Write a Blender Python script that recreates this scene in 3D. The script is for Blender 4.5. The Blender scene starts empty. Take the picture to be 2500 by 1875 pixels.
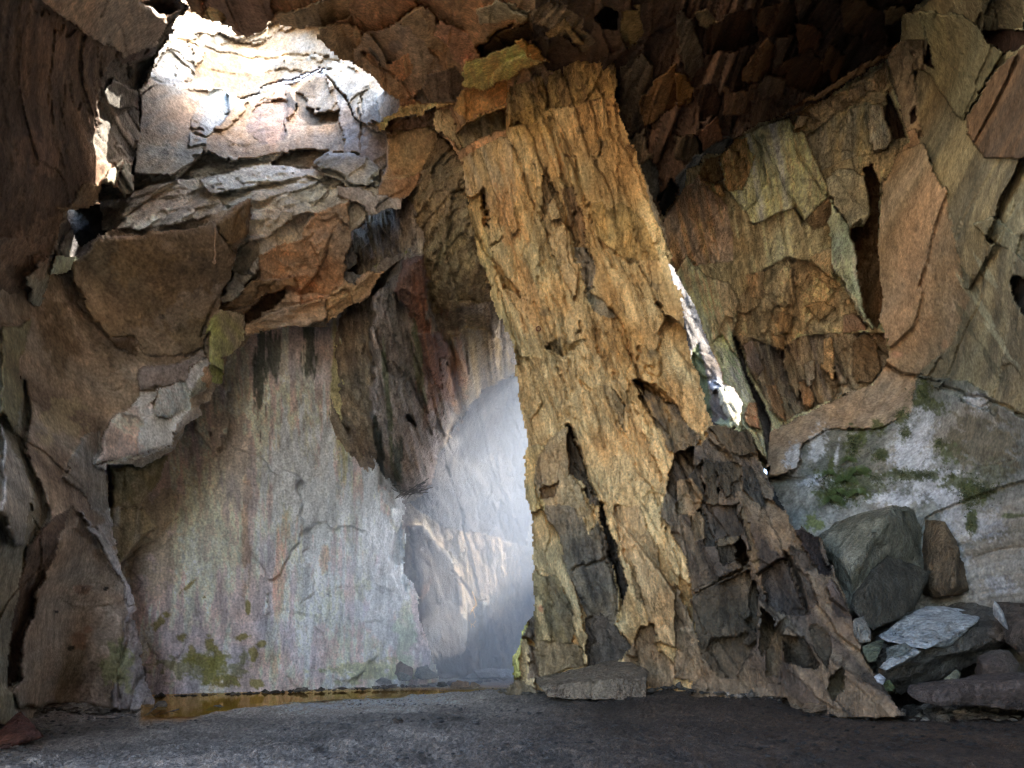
import bpy, bmesh, math, random
import numpy as np
from mathutils import Vector
random.seed(7)
C = bpy.context.scene.collection
# ------------------------------------------------------------------ camera, sky, sun, exposure
F, CX, HY, CZ = 1500.0, 1250.0, 1610.0, 0.7       # focal length in px of the 2500 px photo, horizon row, eye height
cam = bpy.data.cameras.new('camera'); camo = bpy.data.objects.new('camera', cam); C.objects.link(camo)
camo.location = (0, 0, CZ); camo.rotation_euler = (math.radians(90), 0, 0)
cam.sensor_width = 36; cam.lens = 36 * F / 2500; cam.shift_y = (HY - 937.5) / 2500
cam.clip_start = .05; cam.clip_end = 500
bpy.context.scene.camera = camo
MIST = .17
SUN_TO = Vector((-.75, .30, -.60)).normalized()     # direction the sunlight travels
el = math.asin(-SUN_TO.z); az = math.atan2(-SUN_TO.x, -SUN_TO.y)
w = bpy.data.worlds.new('World'); bpy.context.scene.world = w; w.use_nodes = True
nt = w.node_tree; bg = nt.nodes['Background']
sky = nt.nodes.new('ShaderNodeTexSky'); sky.sky_type = 'NISHITA'; sky.sun_disc = False
sky.sun_elevation = el; sky.sun_rotation = az; sky.dust_density = 2.0
nt.links.new(sky.outputs[0], bg.inputs[0]); bg.inputs[1].default_value = 0.15
sl = bpy.data.lights.new('sun', 'SUN'); sl.energy = 2.0; sl.angle = math.radians(0.5); sl.color = (1, .93, .82)
so = bpy.data.objects.new('sun', sl); C.objects.link(so); so.rotation_euler = SUN_TO.to_track_quat('-Z', 'Y').to_euler()
so.location = (10, -5, 20)
sc = bpy.context.scene
sc.view_settings.view_transform = 'Standard'; sc.view_settings.look = 'None'; sc.view_settings.gamma = 1
sc.view_settings.exposure = 4.1
sc.render.engine = 'CYCLES'
sc.cycles.use_denoising = True; sc.cycles.denoising_prefilter = 'NONE'
sc.cycles.max_bounces = 8; sc.cycles.diffuse_bounces = 6; sc.cycles.glossy_bounces = 3; sc.cycles.volume_bounces = 1
sc.cycles.transmission_bounces = 2; sc.cycles.caustics_reflective = False; sc.cycles.caustics_refractive = False
sc.cycles.sample_clamp_indirect = 6

# ------------------------------------------------------------------ noise in numpy
def hsh(ix, iy, s):
    n = (ix.astype(np.int64) * 374761393 + iy.astype(np.int64) * 668265263 + s * 1274126177) & 0xffffffff
    n = ((n ^ (n >> 13)) * 1274126177) & 0xffffffff
    n = n ^ (n >> 16)
    return (n & 0xffffff).astype(np.float64) / 0xffffff
def vn(x, y, s=0):
    ix, iy = np.floor(x), np.floor(y); fx, fy = x - ix, y - iy
    fx = fx * fx * (3 - 2 * fx); fy = fy * fy * (3 - 2 * fy)
    a, b, c, d = hsh(ix, iy, s), hsh(ix + 1, iy, s), hsh(ix, iy + 1, s), hsh(ix + 1, iy + 1, s)
    return (a + (b - a) * fx) * (1 - fy) + (c + (d - c) * fx) * fy
def fbm(x, y, s=0, o=4, g=.5):
    r = 0; a = 1; t = 0
    for k in range(o):
        r = r + a * vn(x, y, s + k * 17); t += a; a *= g; x = x * 2.03 + 11.3; y = y * 2.03 + 5.7
    return r / t
def wor(x, y, s=0, j=.9):
    """cell noise: returns (random per cell, second random, third, F1, F2-F1, offset from cell point)"""
    ix, iy = np.floor(x), np.floor(y)
    b1 = np.full(x.shape, 9.); b2 = b1.copy(); cx = b1 * 0; cy = b1 * 0; dx1 = b1 * 0; dy1 = b1 * 0
    for ox in (-1, 0, 1):
        for oy in (-1, 0, 1):
            qx, qy = ix + ox, iy + oy
            ax = qx + .5 + (hsh(qx, qy, s) - .5) * j - x; ay = qy + .5 + (hsh(qx, qy, s + 5) - .5) * j - y
            d = np.hypot(ax, ay); m = d < b1
            b2 = np.where(m, b1, np.minimum(b2, d)); b1 = np.where(m, d, b1)
            cx = np.where(m, qx, cx); cy = np.where(m, qy, cy); dx1 = np.where(m, -ax, dx1); dy1 = np.where(m, -ay, dy1)
    return hsh(cx, cy, s + 11), hsh(cx, cy, s + 12), hsh(cx, cy, s + 13), b1, b2 - b1, dx1, dy1
def rot(u, v, deg, asp=1.0):
    a = math.radians(deg); c, s = math.cos(a), math.sin(a)
    return (u * c + v * s) / asp, (-u * s + v * c)     # first axis runs along the grain
def inpoly(px, py, poly):
    r = np.zeros(px.shape, bool); n = len(poly)
    for i in range(n):
        x1, y1 = poly[i]; x2, y2 = poly[(i + 1) % n]
        if y1 == y2: continue
        r ^= ((y1 > py) != (y2 > py)) & (px < (x2 - x1) * (py - y1) / (y2 - y1) + x1)
    return r
def rbf(anch, px, py, soft=80.):
    A = np.array(anch, float); n = len(A)
    P = A[:, :2] / 1000; val = 1 / A[:, 2]; so_ = soft / 1000
    K = np.sqrt(((P[:, None] - P[None]) ** 2).sum(-1) + so_ ** 2)
    M = np.zeros((n + 3, n + 3)); M[:n, :n] = K; M[:n, n] = M[n, :n] = 1; M[:n, n + 1:] = P; M[n + 1:, :n] = P.T
    w_ = np.linalg.solve(M, np.r_[val, 0, 0, 0]); x, y = px / 1000, py / 1000
    r = w_[n] + w_[n + 1] * x + w_[n + 2] * y
    for i in range(n): r = r + w_[i] * np.sqrt((x - P[i, 0]) ** 2 + (y - P[i, 1]) ** 2 + so_ ** 2)
    return 1 / np.clip(r, 1 / 40., 1 / 2.5)

ZO = dict(A=(0, 0), B=(800, 0), C=(1650, 0), D=(0, 600), E=(800, 600), F=(1650, 600), G=(0, 1235), H=(800, 1235), I=(1650, 1235))
def Z(z, *pts):
    if z == 'V': return [(x * 1.1302, y * 1.1302) for x, y in pts]
    if z == 'P': return list(pts)
    ox, oy = ZO[z]; return [(ox + x * .38584, oy + y * .38584) for x, y in pts]
def at(px, py, Y): return Vector(((px - CX) / F * Y, Y, CZ + (HY - py) / F * Y))
# ------------------------------------------------------------------ palette: real colours of the stone (linear)
white = (.62, .60, .57); cream = (.60, .50, .38); ochre = (.58, .36, .13); orange = (.52, .27, .12); tan = (.40, .29, .18)
brown = (.22, .145, .085); dkbrown = (.085, .05, .03); grey = (.31, .30, .28); dkgrey = (.12, .115, .11); green = (.27, .29, .10)
mauve = (.42, .36, .37); rust = (.30, .115, .06); khaki = (.36, .31, .19); moss = (.062, .072, .02); black = (.025, .025, .024)
pale = (.50, .47, .42); blue = (.36, .40, .45); sage = (.36, .40, .27); lime = (.60, .62, .24)

def tag(o, label=None, cat=None, group=None, kind=None):
    for k, v in (('label', label), ('category', cat), ('group', group), ('kind', kind)):
        if v: o[k] = v
    return o
# ------------------------------------------------------------------ materials
def mat_rock(name, rough=.85, bump=.5, sc1=9., ang=90., asp=4., spec=.25, fine=24.):
    m = bpy.data.materials.new(name); m.use_nodes = True; t = m.node_tree; N = t.nodes; L = t.links
    b = N['Principled BSDF']; b.inputs['Roughness'].default_value = rough; b.inputs['Specular IOR Level'].default_value = spec
    a = N.new('ShaderNodeAttribute'); a.attribute_name = 'tone'
    tc = N.new('ShaderNodeTexCoord'); mp = N.new('ShaderNodeMapping')
    mp.inputs['Rotation'].default_value = (0, math.radians(ang - 90), 0); mp.inputs['Scale'].default_value = (1, 1, 1 / asp)
    L.new(tc.outputs['Object'], mp.inputs[0])
    n1 = N.new('ShaderNodeTexNoise'); n1.inputs['Scale'].default_value = sc1; n1.inputs['Detail'].default_value = 10; n1.inputs['Roughness'].default_value = .72
    n2 = N.new('ShaderNodeTexNoise'); n2.inputs['Scale'].default_value = fine; n2.inputs['Detail'].default_value = 4
    L.new(mp.outputs[0], n1.inputs[0]); L.new(tc.outputs['Object'], n2.inputs[0])
    r = N.new('ShaderNodeMapRange'); r.inputs[1].default_value = .3; r.inputs[2].default_value = .7; r.inputs[3].default_value = .5; r.inputs[4].default_value = 1.45
    L.new(n1.outputs[0], r.inputs[0])
    r2 = N.new('ShaderNodeMapRange'); r2.inputs[1].default_value = .3; r2.inputs[2].default_value = .7; r2.inputs[3].default_value = .68; r2.inputs[4].default_value = 1.3
    L.new(n2.outputs[0], r2.inputs[0])
    mm = N.new('ShaderNodeMath'); mm.operation = 'MULTIPLY'; L.new(r.outputs[0], mm.inputs[0]); L.new(r2.outputs[0], mm.inputs[1])
    v = N.new('ShaderNodeVectorMath'); v.operation = 'SCALE'; L.new(a.outputs['Color'], v.inputs[0]); L.new(mm.outputs[0], v.inputs['Scale'])
    L.new(v.outputs[0], b.inputs['Base Color'])
    ad = N.new('ShaderNodeMath'); ad.operation = 'MULTIPLY_ADD'; ad.inputs[1].default_value = .45; L.new(n2.outputs[0], ad.inputs[0]); L.new(n1.outputs[0], ad.inputs[2])
    vo = N.new('ShaderNodeTexVoronoi'); vo.feature = 'DISTANCE_TO_EDGE'; vo.inputs['Scale'].default_value = 2.6
    wv = N.new('ShaderNodeVectorMath'); wv.operation = 'MULTIPLY_ADD'; L.new(n1.outputs['Color'], wv.inputs[0]); wv.inputs[1].default_value = (.5, .5, .5); L.new(mp.outputs[0], wv.inputs[2]); L.new(wv.outputs[0], vo.inputs['Vector'])
    vr = N.new('ShaderNodeMapRange'); vr.inputs[2].default_value = .03; vr.inputs[3].default_value = -.35; vr.inputs[4].default_value = 0; L.new(vo.outputs['Distance'], vr.inputs[0])
    av = N.new('ShaderNodeMath'); L.new(ad.outputs[0], av.inputs[0]); L.new(vr.outputs[0], av.inputs[1])
    bp = N.new('ShaderNodeBump'); bp.inputs['Strength'].default_value = bump; bp.inputs['Distance'].default_value = .10
    L.new(av.outputs[0], bp.inputs['Height']); L.new(bp.outputs[0], b.inputs['Normal'])
    return m
def mat_plain(name, col, rough=.7, metal=0., scale=30., bump=.3, var=.3):
    m = bpy.data.materials.new(name); m.use_nodes = True; t = m.node_tree; N = t.nodes; L = t.links
    b = N['Principled BSDF']; b.inputs['Roughness'].default_value = rough; b.inputs['Metallic'].default_value = metal
    n = N.new('ShaderNodeTexNoise'); n.inputs['Scale'].default_value = scale; n.inputs['Detail'].default_value = 6
    cr = N.new('ShaderNodeValToRGB'); cr.color_ramp.elements[0].position = .3; cr.color_ramp.elements[1].position = .7
    cr.color_ramp.elements[0].color = tuple(c * (1 - var) for c in col) + (1,); cr.color_ramp.elements[1].color = tuple(min(1, c * (1 + var)) for c in col) + (1,)
    tc = N.new('ShaderNodeTexCoord'); L.new(tc.outputs['Object'], n.inputs[0]); L.new(n.outputs[0], cr.inputs[0]); L.new(cr.outputs[0], b.inputs[0])
    bp = N.new('ShaderNodeBump'); bp.inputs['Strength'].default_value = bump; bp.inputs['Distance'].default_value = .02
    L.new(n.outputs[0], bp.inputs['Height']); L.new(bp.outputs[0], b.inputs['Normal'])
    return m
M_smooth = mat_rock('slate_face', .8, .45, 6., 95, 1.6)
M_grain = mat_rock('grained_slate', .85, .75, 8., 110, 5.)
M_streak = mat_rock('streaked_slate', .7, .45, 5., 90, 5.)
M_dark = mat_rock('splintered_slate', .8, .8, 9., 80, 4.)
M_boulder = mat_rock('boulder_slate', .8, 1., 9., 60, 3.)

def mesh_obj(name, V, Fc, mat, parent=None, tone=None, smooth=False):
    me = bpy.data.meshes.new(name); V = np.asarray(V, np.float32); Fc = np.asarray(Fc, np.int32); k = Fc.shape[1]
    me.vertices.add(len(V)); me.vertices.foreach_set('co', V.ravel())
    me.loops.add(Fc.size); me.loops.foreach_set('vertex_index', Fc.ravel())
    me.polygons.add(len(Fc)); me.polygons.foreach_set('loop_start', np.arange(0, Fc.size, k, dtype=np.int32))
    me.update(calc_edges=True)
    if smooth: me.polygons.foreach_set('use_smooth', np.ones(len(Fc), bool))
    if tone is not None:
        at_ = me.color_attributes.new('tone', 'FLOAT_COLOR', 'POINT')
        rgba = np.ones((len(V), 4), np.float32); rgba[:, :3] = tone; at_.data.foreach_set('color', rgba.ravel())
    me.materials.append(mat)
    o = bpy.data.objects.new(name, me); C.objects.link(o)
    if parent: o.parent = parent
    return o

STY = dict(cell=.9, asp=2.2, ang=100, amp=.10, tilt=.25, terr=.05, fine=.03, crack=.03, cvar=.25, smix=.5, fib=.0, vein=1.)
class Mass:
    """one body of rock: a depth surface through surveyed points, broken into faces, ledges and blocks"""
    def __init__(s, name, outline, anchors, sty=None, c=tan, c2=brown, mat=None, seed=1, step=3.2, thick=1.2, jag=1., gain=1., bl=.3, dsc=1., tsc=1.):
        s.gain = gain; s.bl = bl; s.dsc = dsc; s.tsc = tsc
        s.name, s.outline, s.anch, s.c, s.c2, s.mat, s.seed, s.step, s.thick, s.jag = name, outline, anchors, c, c2, mat or M_smooth, seed, step, thick, jag
        s.sty = dict(STY, **(sty or {})); s.reg = []; s.stains = []; s.cr = []
    def R(s, z, pts, d=0, tx=0, ty=0, c=None, c2=None, part=None, **st):
        s.reg.append((Z(z, *pts), d, tx, ty, c, c2, part, st)); return s
    def S(s, z, x, y, rx, ry, col, k=.8, ang=0, thr=.5, sx=30, sy=30):
        (x, y), = Z(z, (x, y)); q = 1.1302 if z == 'V' else .38584
        if z == 'P': q = 1
        s.stains.append((x, y, rx * q, ry * q, col, k, ang, thr, sx, sy)); return s
    def K(s, z, pts, wd=5, dp=.12): s.cr.append((Z(z, *pts), wd, dp)); return s
    def build(s):
        O = np.array(s.outline); x0, y0 = O.min(0) - 12; x1, y1 = O.max(0) + 12
        gx = np.arange(x0, x1, s.step); gy = np.arange(y0, y1, s.step); px, py = np.meshgrid(gx, gy)
        # coarser outside the frame
        j = s.jag; sd = s.seed * 101
        wx = px * 0; wy = px * 0
        for sz, a in ((80, 6), (28, 3.5), (11, 1.3)):
            r1, r2, *_ = wor(px / sz + sd, py / sz, sd + sz); wx += (r1 - .5) * 2 * a * j; wy += (r2 - .5) * 2 * a * j
        wx += (fbm(px / 60, py / 60, sd + 1) - .5) * 5 * j; wy += (fbm(px / 60, py / 60, sd + 2) - .5) * 5 * j
        qx, qy = px + wx, py + wy
        inside = inpoly(qx, qy, s.outline)
        Yb = rbf(s.anch, px, py); U = (px - CX) / F * Yb; W = (HY - py) / F * Yb
        shape = px.shape; rid = np.zeros(shape, int); dep = np.zeros(shape)
        c1 = np.empty(shape + (3,)); c1[:] = s.c; c2 = np.empty(shape + (3,)); c2[:] = s.c2
        sty_sets = [s.sty]; sid = np.zeros(shape, int); parts = {0: None}
        for k, (poly, d, tx, ty, c, cc, part, st) in enumerate(s.reg, 1):
            Pp = np.array(poly); m = inpoly(qx, qy, poly)
            cx, cy = Pp.mean(0)
            dd = d * s.dsc + (tx * (px - cx) / 100 + ty * (py - cy) / 100) * s.tsc
            dep[m] = dd[m]; rid[m] = k; parts[k] = part
            if c is not None: c1[m] = c; c2[m] = cc if cc is not None else tuple(q * .62 for q in c)
            sty_sets.append(dict(s.sty, **st)); sid[m] = k
        def blur(a, r):
            for _ in range(2):
                for ax in (0, 1):
                    p_ = np.pad(a, [(r, r) if i == ax else (0, 0) for i in (0, 1)], mode='edge'); cs = np.cumsum(p_, ax); cs = np.insert(cs, 0, 0, ax); n_ = a.shape[ax]
                    a = (np.take(cs, np.arange(2 * r + 1, 2 * r + 1 + n_), ax) - np.take(cs, np.arange(n_), ax)) / (2 * r + 1)
            return a
        bm_ = np.clip((fbm(px / 90, py / 90, sd + 61, 3) - .5) * 6, 0, 1) * s.bl
        if s.bl > .02: dep = (dep * .5 + blur(dep, 1) * .5) * (1 - bm_) + blur(dep, 3) * bm_
        val = {}
        for key in ('amp', 'tilt', 'terr', 'fine', 'crack', 'cvar', 'smix', 'fib', 'vein'):
            val[key] = np.array([q[key] for q in sty_sets])[sid]
        combos = {}
        for k, q in enumerate(sty_sets): combos.setdefault((q['cell'], q['asp'], q['ang']), []).append(k)
        disp = np.zeros(shape); rb = np.full(shape, .5); stq = np.zeros(shape); gru = U * 0; grv = U * 0
        for (cell, asp, ang), ks in combos.items():
            m = np.isin(sid, ks)
            u, v = U[m], W[m]; uu, vv = rot(u, v, ang, asp)
            wu = (fbm(u * 1.1, v * 1.1, sd + 3) - .5) * .5
            A = val['amp'][m] * .8; T = val['tilt'][m] * .6
            r1, r2, r3, f1, f2, ax, ay = wor(uu / cell + wu, vv / cell + wu, sd + 7)
            D = (r1 - .5) * 2 * A + (ax * (r2 - .5) * asp + ay * (r3 - .5)) * cell * T * 1.6
            D += np.clip(1 - f2 / .035, 0, 1) * val['crack'][m] * (r3 > .45)
            q1, q2, q3, g1, g2, bx, by = wor(uu / cell * 2.9 + wu * 2 + 7, vv / cell * 2.9, sd + 8)
            D += ((q1 - .5) * 2 * A * .38 + (bx * (q2 - .5) * asp + by * (q3 - .5)) * cell / 2.9 * T * 1.4)
            D += np.clip(1 - g2 / .05, 0, 1) * val['crack'][m] * .4 * (q3 > .5)
            e1, e2, e3, h1, h2, ex, ey = wor(uu / cell * 8.5 + wu * 5 + 3, vv / cell * 8.5, sd + 9)
            D += (e1 - .5) * 2 * A * .14 + (ex * (e2 - .5) * asp + ey * (e3 - .5)) * cell / 8.5 * T * 1.2
            tn = fbm(uu / cell * 1.9, vv / cell * 1.9, sd + 21, 5)
            lv = tn * 14; ft = lv - np.floor(lv); D += (np.floor(lv) + np.clip((ft - .75) / .25, 0, 1)) / 14 * val['terr'][m] * 4
            D += (fbm(uu / cell * 6, vv / cell * 6, sd + 31, 5, .6) - .5) * 2 * val['fine'][m]
            fb = fbm(uu * 5, vv * 7, sd + 33, 4, .6); fb2 = fbm(uu * 14, vv * 26, sd + 34, 3, .6)
            D += (np.abs(2 * fb - 1) ** .7 - .35 + (np.abs(2 * fb2 - 1) ** .7 - .35) * .35) * val['fib'][m] * np.clip((fbm(u * .8, v * .8, sd + 38, 3) - .3) * 3.5, .15, 1.3)
            ck = np.abs(2 * fbm(uu / cell * 1.6 + 5, vv / cell * 1.6, sd + 36, 5, .55) - 1); ck2 = fbm(uu * 1.3, vv * 1.3, sd + 37, 3)
            D += np.clip(1 - ck / .035, 0, 1) * .07 * np.clip((ck2 - .48) * 9, 0, 1) * val['vein'][m]
            disp[m] = D
            rb[m] = .5 * r2 + .3 * q2 + .2 * e2
            stq[m] = fbm(uu * 3.5 / max(1, asp * .4), vv * 9, sd + 41, 4)
            gru[m] = fbm(uu * 30, vv * 30, sd + 43, 3, .7)
        for pts, wd, dp in s.cr:
            P_ = np.array(pts)
            best = np.full(shape, 1e9)
            for (ax, ay), (bx, by) in zip(P_[:-1], P_[1:]):
                L2 = (bx - ax) ** 2 + (by - ay) ** 2; t = np.clip(((qx - ax) * (bx - ax) + (qy - ay) * (by - ay)) / L2, 0, 1)
                best = np.minimum(best, np.hypot(qx - ax - t * (bx - ax), qy - ay - t * (by - ay)))
            disp += dp * np.clip(1.3 - best / wd, 0, 1)
        Y = np.maximum(Yb + dep + disp, 2.)
        # stone colour
        n1 = fbm(U * .9 + 3, W * .9, sd + 51, 5); n2 = fbm(U * 3.1, W * 3.1, sd + 52, 4)
        mix = np.clip((n1 - .5) * 3.2 + (stq - .5) * 3.4 * val['smix'] + (n2 - .5) * 1.2 + .5, 0, 1)[..., None]
        col = c1 * mix + c2 * (1 - mix)
        col *= (1 + (rb - .5) * 2 * val['cvar'] + (gru - .5) * .5)[..., None]
        warm = ((fbm(U * 1.7 + 9, W * 1.7, sd + 53, 3) - .5) * .35)[..., None] * np.array([1, 0, -1.]) ; col = col * (1 + warm)
        for (x, y, rx, ry, sc_, k, ang, thr, sx, sy) in s.stains:
            a = math.radians(ang); dx, dy = px - x, py - y; u = dx * math.cos(a) + dy * math.sin(a); v = -dx * math.sin(a) + dy * math.cos(a)
            g = np.exp(-((u / rx) ** 2 + (v / ry) ** 2) * 1.2)
            nn = fbm(u / sx, v / sy, int(x + y) % 997, 5, .6)
            aa = (np.clip((g * 1.25 + (nn - .5) * 2.2 - thr) * 4, 0, 1) * np.clip(g * 5 - .4, 0, 1))[..., None] * k
            col = col * (1 - aa) + np.array(sc_) * aa * (.8 + .4 * gru[..., None])
        col = np.clip(col * s.gain, .008, .8)
        V = np.stack([(px - CX) / F * Y, Y, CZ + (HY - py) / F * Y], -1)
        ny, nx = shape; idx = np.arange(ny * nx).reshape(shape)
        q = inside[:-1, :-1] & inside[1:, :-1] & inside[:-1, 1:] & inside[1:, 1:]
        quads = np.stack([idx[:-1, :-1], idx[1:, :-1], idx[1:, 1:], idx[:-1, 1:]], -1)
        # front-most corner names the quad
        cy = np.stack([Y[:-1, :-1], Y[1:, :-1], Y[1:, 1:], Y[:-1, 1:]], -1); am = cy.argmin(-1)
        cr_ = np.stack([rid[:-1, :-1], rid[1:, :-1], rid[1:, 1:], rid[:-1, 1:]], -1); qr = np.take_along_axis(cr_, am[..., None], -1)[..., 0]
        Vf = V.reshape(-1, 3); Cf = col.reshape(-1, 3)
        # rim going back into the rock
        qf = quads[q]; e = np.concatenate([qf[:, [0, 1]], qf[:, [1, 2]], qf[:, [2, 3]], qf[:, [3, 0]]])
        key = np.sort(e, 1); kk = key[:, 0].astype(np.int64) * (ny * nx) + key[:, 1]
        un, inv, cnt = np.unique(kk, return_inverse=True, return_counts=True); be = e[cnt[inv] == 1]
        bv = np.unique(be); mp = np.full(ny * nx, -1); mp[bv] = np.arange(len(bv)) + ny * nx
        camv = np.array([0, 0, CZ]); dirv = Vf[bv] - camv; back = camv + dirv * (1 + s.thick / np.maximum(Vf[bv][:, 1:2], 1))
        Va = np.concatenate([Vf, back]); Ca = np.concatenate([Cf, Cf[bv]])
        rim = np.stack([be[:, 1], be[:, 0], mp[be[:, 0]], mp[be[:, 1]]], 1)
        main_ids = [k for k, p in parts.items() if p is None]
        def emit(faces, name, parent):
            vi, inv_ = np.unique(faces, return_inverse=True)
            return mesh_obj(name, Va[vi], inv_.reshape(-1, 4), s.mat, parent, Ca[vi])
        sel = q & np.isin(qr, main_ids)
        main = emit(np.concatenate([quads[sel], rim]), s.name, None)
        for k, p in parts.items():
            if p is None: continue
            f = quads[q & (qr == k)]
            if len(f) > 6: emit(f, p, main)
        s.obj = main; s.Y = Y; s.gx = gx; s.gy = gy
        return main
    def depth(s, x, y):
        i = int(np.clip(round((y - s.gy[0]) / s.step), 0, len(s.gy) - 1)); j = int(np.clip(round((x - s.gx[0]) / s.step), 0, len(s.gx) - 1)); return s.Y[i, j]
    def on(s, x, y, out=0.): return at(x, y, s.depth(x, y) - out)
# ================================================================== LARGE STRUCTURE
OFF = -160
# ---- ground
GA = [(1235, 1690, 11.4), (1500, 1678, 11.6), (1700, 1672, 10.6), (1920, 1698, 8.9), (2180, 1763, 7.1), (340, 1738, 9.6), (100, 1722, 9.2), (20, 1800, 6.4),
      (520, 1700, 12.2), (800, 1683, 14.0), (1060, 1672, 16.5), (1150, 1655, 18.5), (1250, 1652, 18.5), (0, 1875, 4.1), (1250, 1875, 4.0), (2500, 1875, 4.2),
      (2300, 1740, 7.6), (2500, 1735, 7.4), (1250, 1760, 7.0), (700, 1760, 7.2), (1000, 1720, 9.6), (700, 1722, 9.8), (2000, 1640, 14), (1800, 1640, 16)]
_g = np.array([[(a - CX) / F * Y, Y, CZ + (HY - b) / F * Y] for a, b, Y in GA])
def ground_z(x, y):
    x = np.asarray(x, float); y = np.asarray(y, float)
    d2 = (x[..., None] - _g[:, 0]) ** 2 + (y[..., None] - _g[:, 1]) ** 2 + .06
    w_ = 1 / d2 ** 1.6
    return (w_ * _g[:, 2]).sum(-1) / w_.sum(-1)
WATER_Z = -.005
def pool_mask(x, y):      # where the shallow pool lies: px outline on the floor
    Y = y; pxx = CX + x / Y * F; pyy = HY - (WATER_Z - CZ) / Y * F
    wob = (fbm(x * 1.3, y * 1.3, 77, 4) - .5) * 14
    near = np.interp(pxx, [360, 470, 620, 820, 1000, 1150, 1250], [1748, 1744, 1722, 1704, 1698, 1692, 1688])
    far = np.interp(pxx, [360, 470, 800, 1060, 1150, 1250], [1700, 1696, 1684, 1678, 1674, 1674])
    m = np.minimum(near + wob * .5 - pyy, pyy - far)
    m = np.minimum(m, np.minimum(pxx - 350, 1262 - pxx) * .5)
    return m           # px inside the pool
def build_ground():
    ys = np.r_[np.geomspace(3.2, 24, 520), np.linspace(25, 160, 24)]
    t = np.r_[np.linspace(-1.6, -.9, 40), np.linspace(-.89, .89, 1000), np.linspace(.9, 1.6, 40)]
    Yg, T = np.meshgrid(ys, t, indexing='ij'); X = T * Yg
    z = ground_z(X, Yg)
    ins = pool_mask(X, Yg)
    z = z + (fbm(X * .7, Yg * .7, 5, 4) - .5) * .16
    shore = np.clip((ins + 4) / 8, 0, 1)
    z = np.where(ins > -9, z * (1 - np.clip((ins + 9) / 9, 0, 1)) + (WATER_Z + .02) * np.clip((ins + 9) / 9, 0, 1), z)
    z = z - shore * .06
    r1, r2, r3, f1, f2, ax, ay = wor(X * 16, Yg * 8, 61)
    pb = np.clip(.42 - f1, 0, 1) * (r1 > .35) * (.006 + .03 * r2)
    s1, s2, s3, g1, g2, *_ = wor(X * 42, Yg * 20, 62)
    pb2 = np.clip(.45 - g1, 0, 1) * (.010 + .028 * s2)
    e1, e2, e3, h1, *_ = wor(X * 2.2, Yg * 1.6, 63)
    pb3 = np.clip(.25 - h1, 0, 1) * (e1 > .75) * .16
    p1, p2, p3, i1, *_ = wor(X * 2.6, Yg * 1.9, 69)
    pit = -np.clip(.36 - i1, 0, 1) * (p1 > .45) * .16 + np.sin(Yg * 7 + fbm(X * .8, Yg * .8, 73, 3) * 14) * .006
    grit = (fbm(X * 40, Yg * 22, 64, 3, .7) - .5) * .022
    lump = (fbm(X * 2.2, Yg * 1.6, 65, 5, .6) - .5) * .13
    dens = .35 + .65 * (fbm(X * .8, Yg * .8, 67, 3) > .47)
    dry = 1 - shore * .9
    z = z + (pb * dens + pb2 * dens + pb3 + grit + lump + pit) * dry
    n = fbm(X * 1.2, Yg * 1.2, 71, 5)[..., None]; base = (np.array([.23, .195, .16]) * (1 + 1.6 * np.clip((Yg - 7) / 3, 0, 1)[..., None]) * (1 - np.clip((X + 1.2) / 2.4, 0, 1)[..., None]) + np.array([.066, .05, .037]) * np.clip((X + 1.2) / 2.4, 0, 1)[..., None]) * (.25 + 1.5 * n)  # pale grit to brown mud, with passage light and pillar shade put in
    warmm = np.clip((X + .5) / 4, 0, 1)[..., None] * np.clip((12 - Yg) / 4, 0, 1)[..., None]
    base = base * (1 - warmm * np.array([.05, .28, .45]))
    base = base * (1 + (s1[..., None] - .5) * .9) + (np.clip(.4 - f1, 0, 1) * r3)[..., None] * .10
    st = np.clip((ins + 6) / 12, 0, 1)[..., None]; base = base * (1 - st) + np.array([.95, .40, .035]) * (.6 + .7 * n) * st  # bed orange also stands in for the overhang mirrored in the pool
    V = np.stack([X, Yg, z], -1).reshape(-1, 3); ny, nx = X.shape; idx = np.arange(ny * nx).reshape(ny, nx)
    q = np.stack([idx[:-1, :-1], idx[:-1, 1:], idx[1:, 1:], idx[1:, :-1]], -1).reshape(-1, 4)
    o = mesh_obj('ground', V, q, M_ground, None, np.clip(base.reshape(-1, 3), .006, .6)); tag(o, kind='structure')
    # ground behind and beside the viewpoint, made pale to bounce warm light inside
    xs = np.linspace(-70, 70, 60); yb = np.r_[np.linspace(-70, -2, 25), np.linspace(-1.5, 3.35, 12)]
    X, Yb_ = np.meshgrid(xs, yb); z = ground_z(X, np.maximum(Yb_, 3.2)) * 1 - .06 + (fbm(X, Yb_, 9) - .5) * .12
    V = np.stack([X, Yb_, z], -1).reshape(-1, 3); idx = np.arange(X.size).reshape(X.shape)
    q = np.stack([idx[:-1, :-1], idx[:-1, 1:], idx[1:, 1:], idx[1:, :-1]], -1).reshape(-1, 4)
    o2 = mesh_obj('ground', V, q, M_ground, o, np.full((X.size, 3), 1.) * np.array([.52, .42, .29])); o2.name = 'ground_apron'
    return o
M_ground = mat_rock('damp_grit', .6, 1., 22., 90, 1., .4, 70.)
ground = build_ground()

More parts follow.
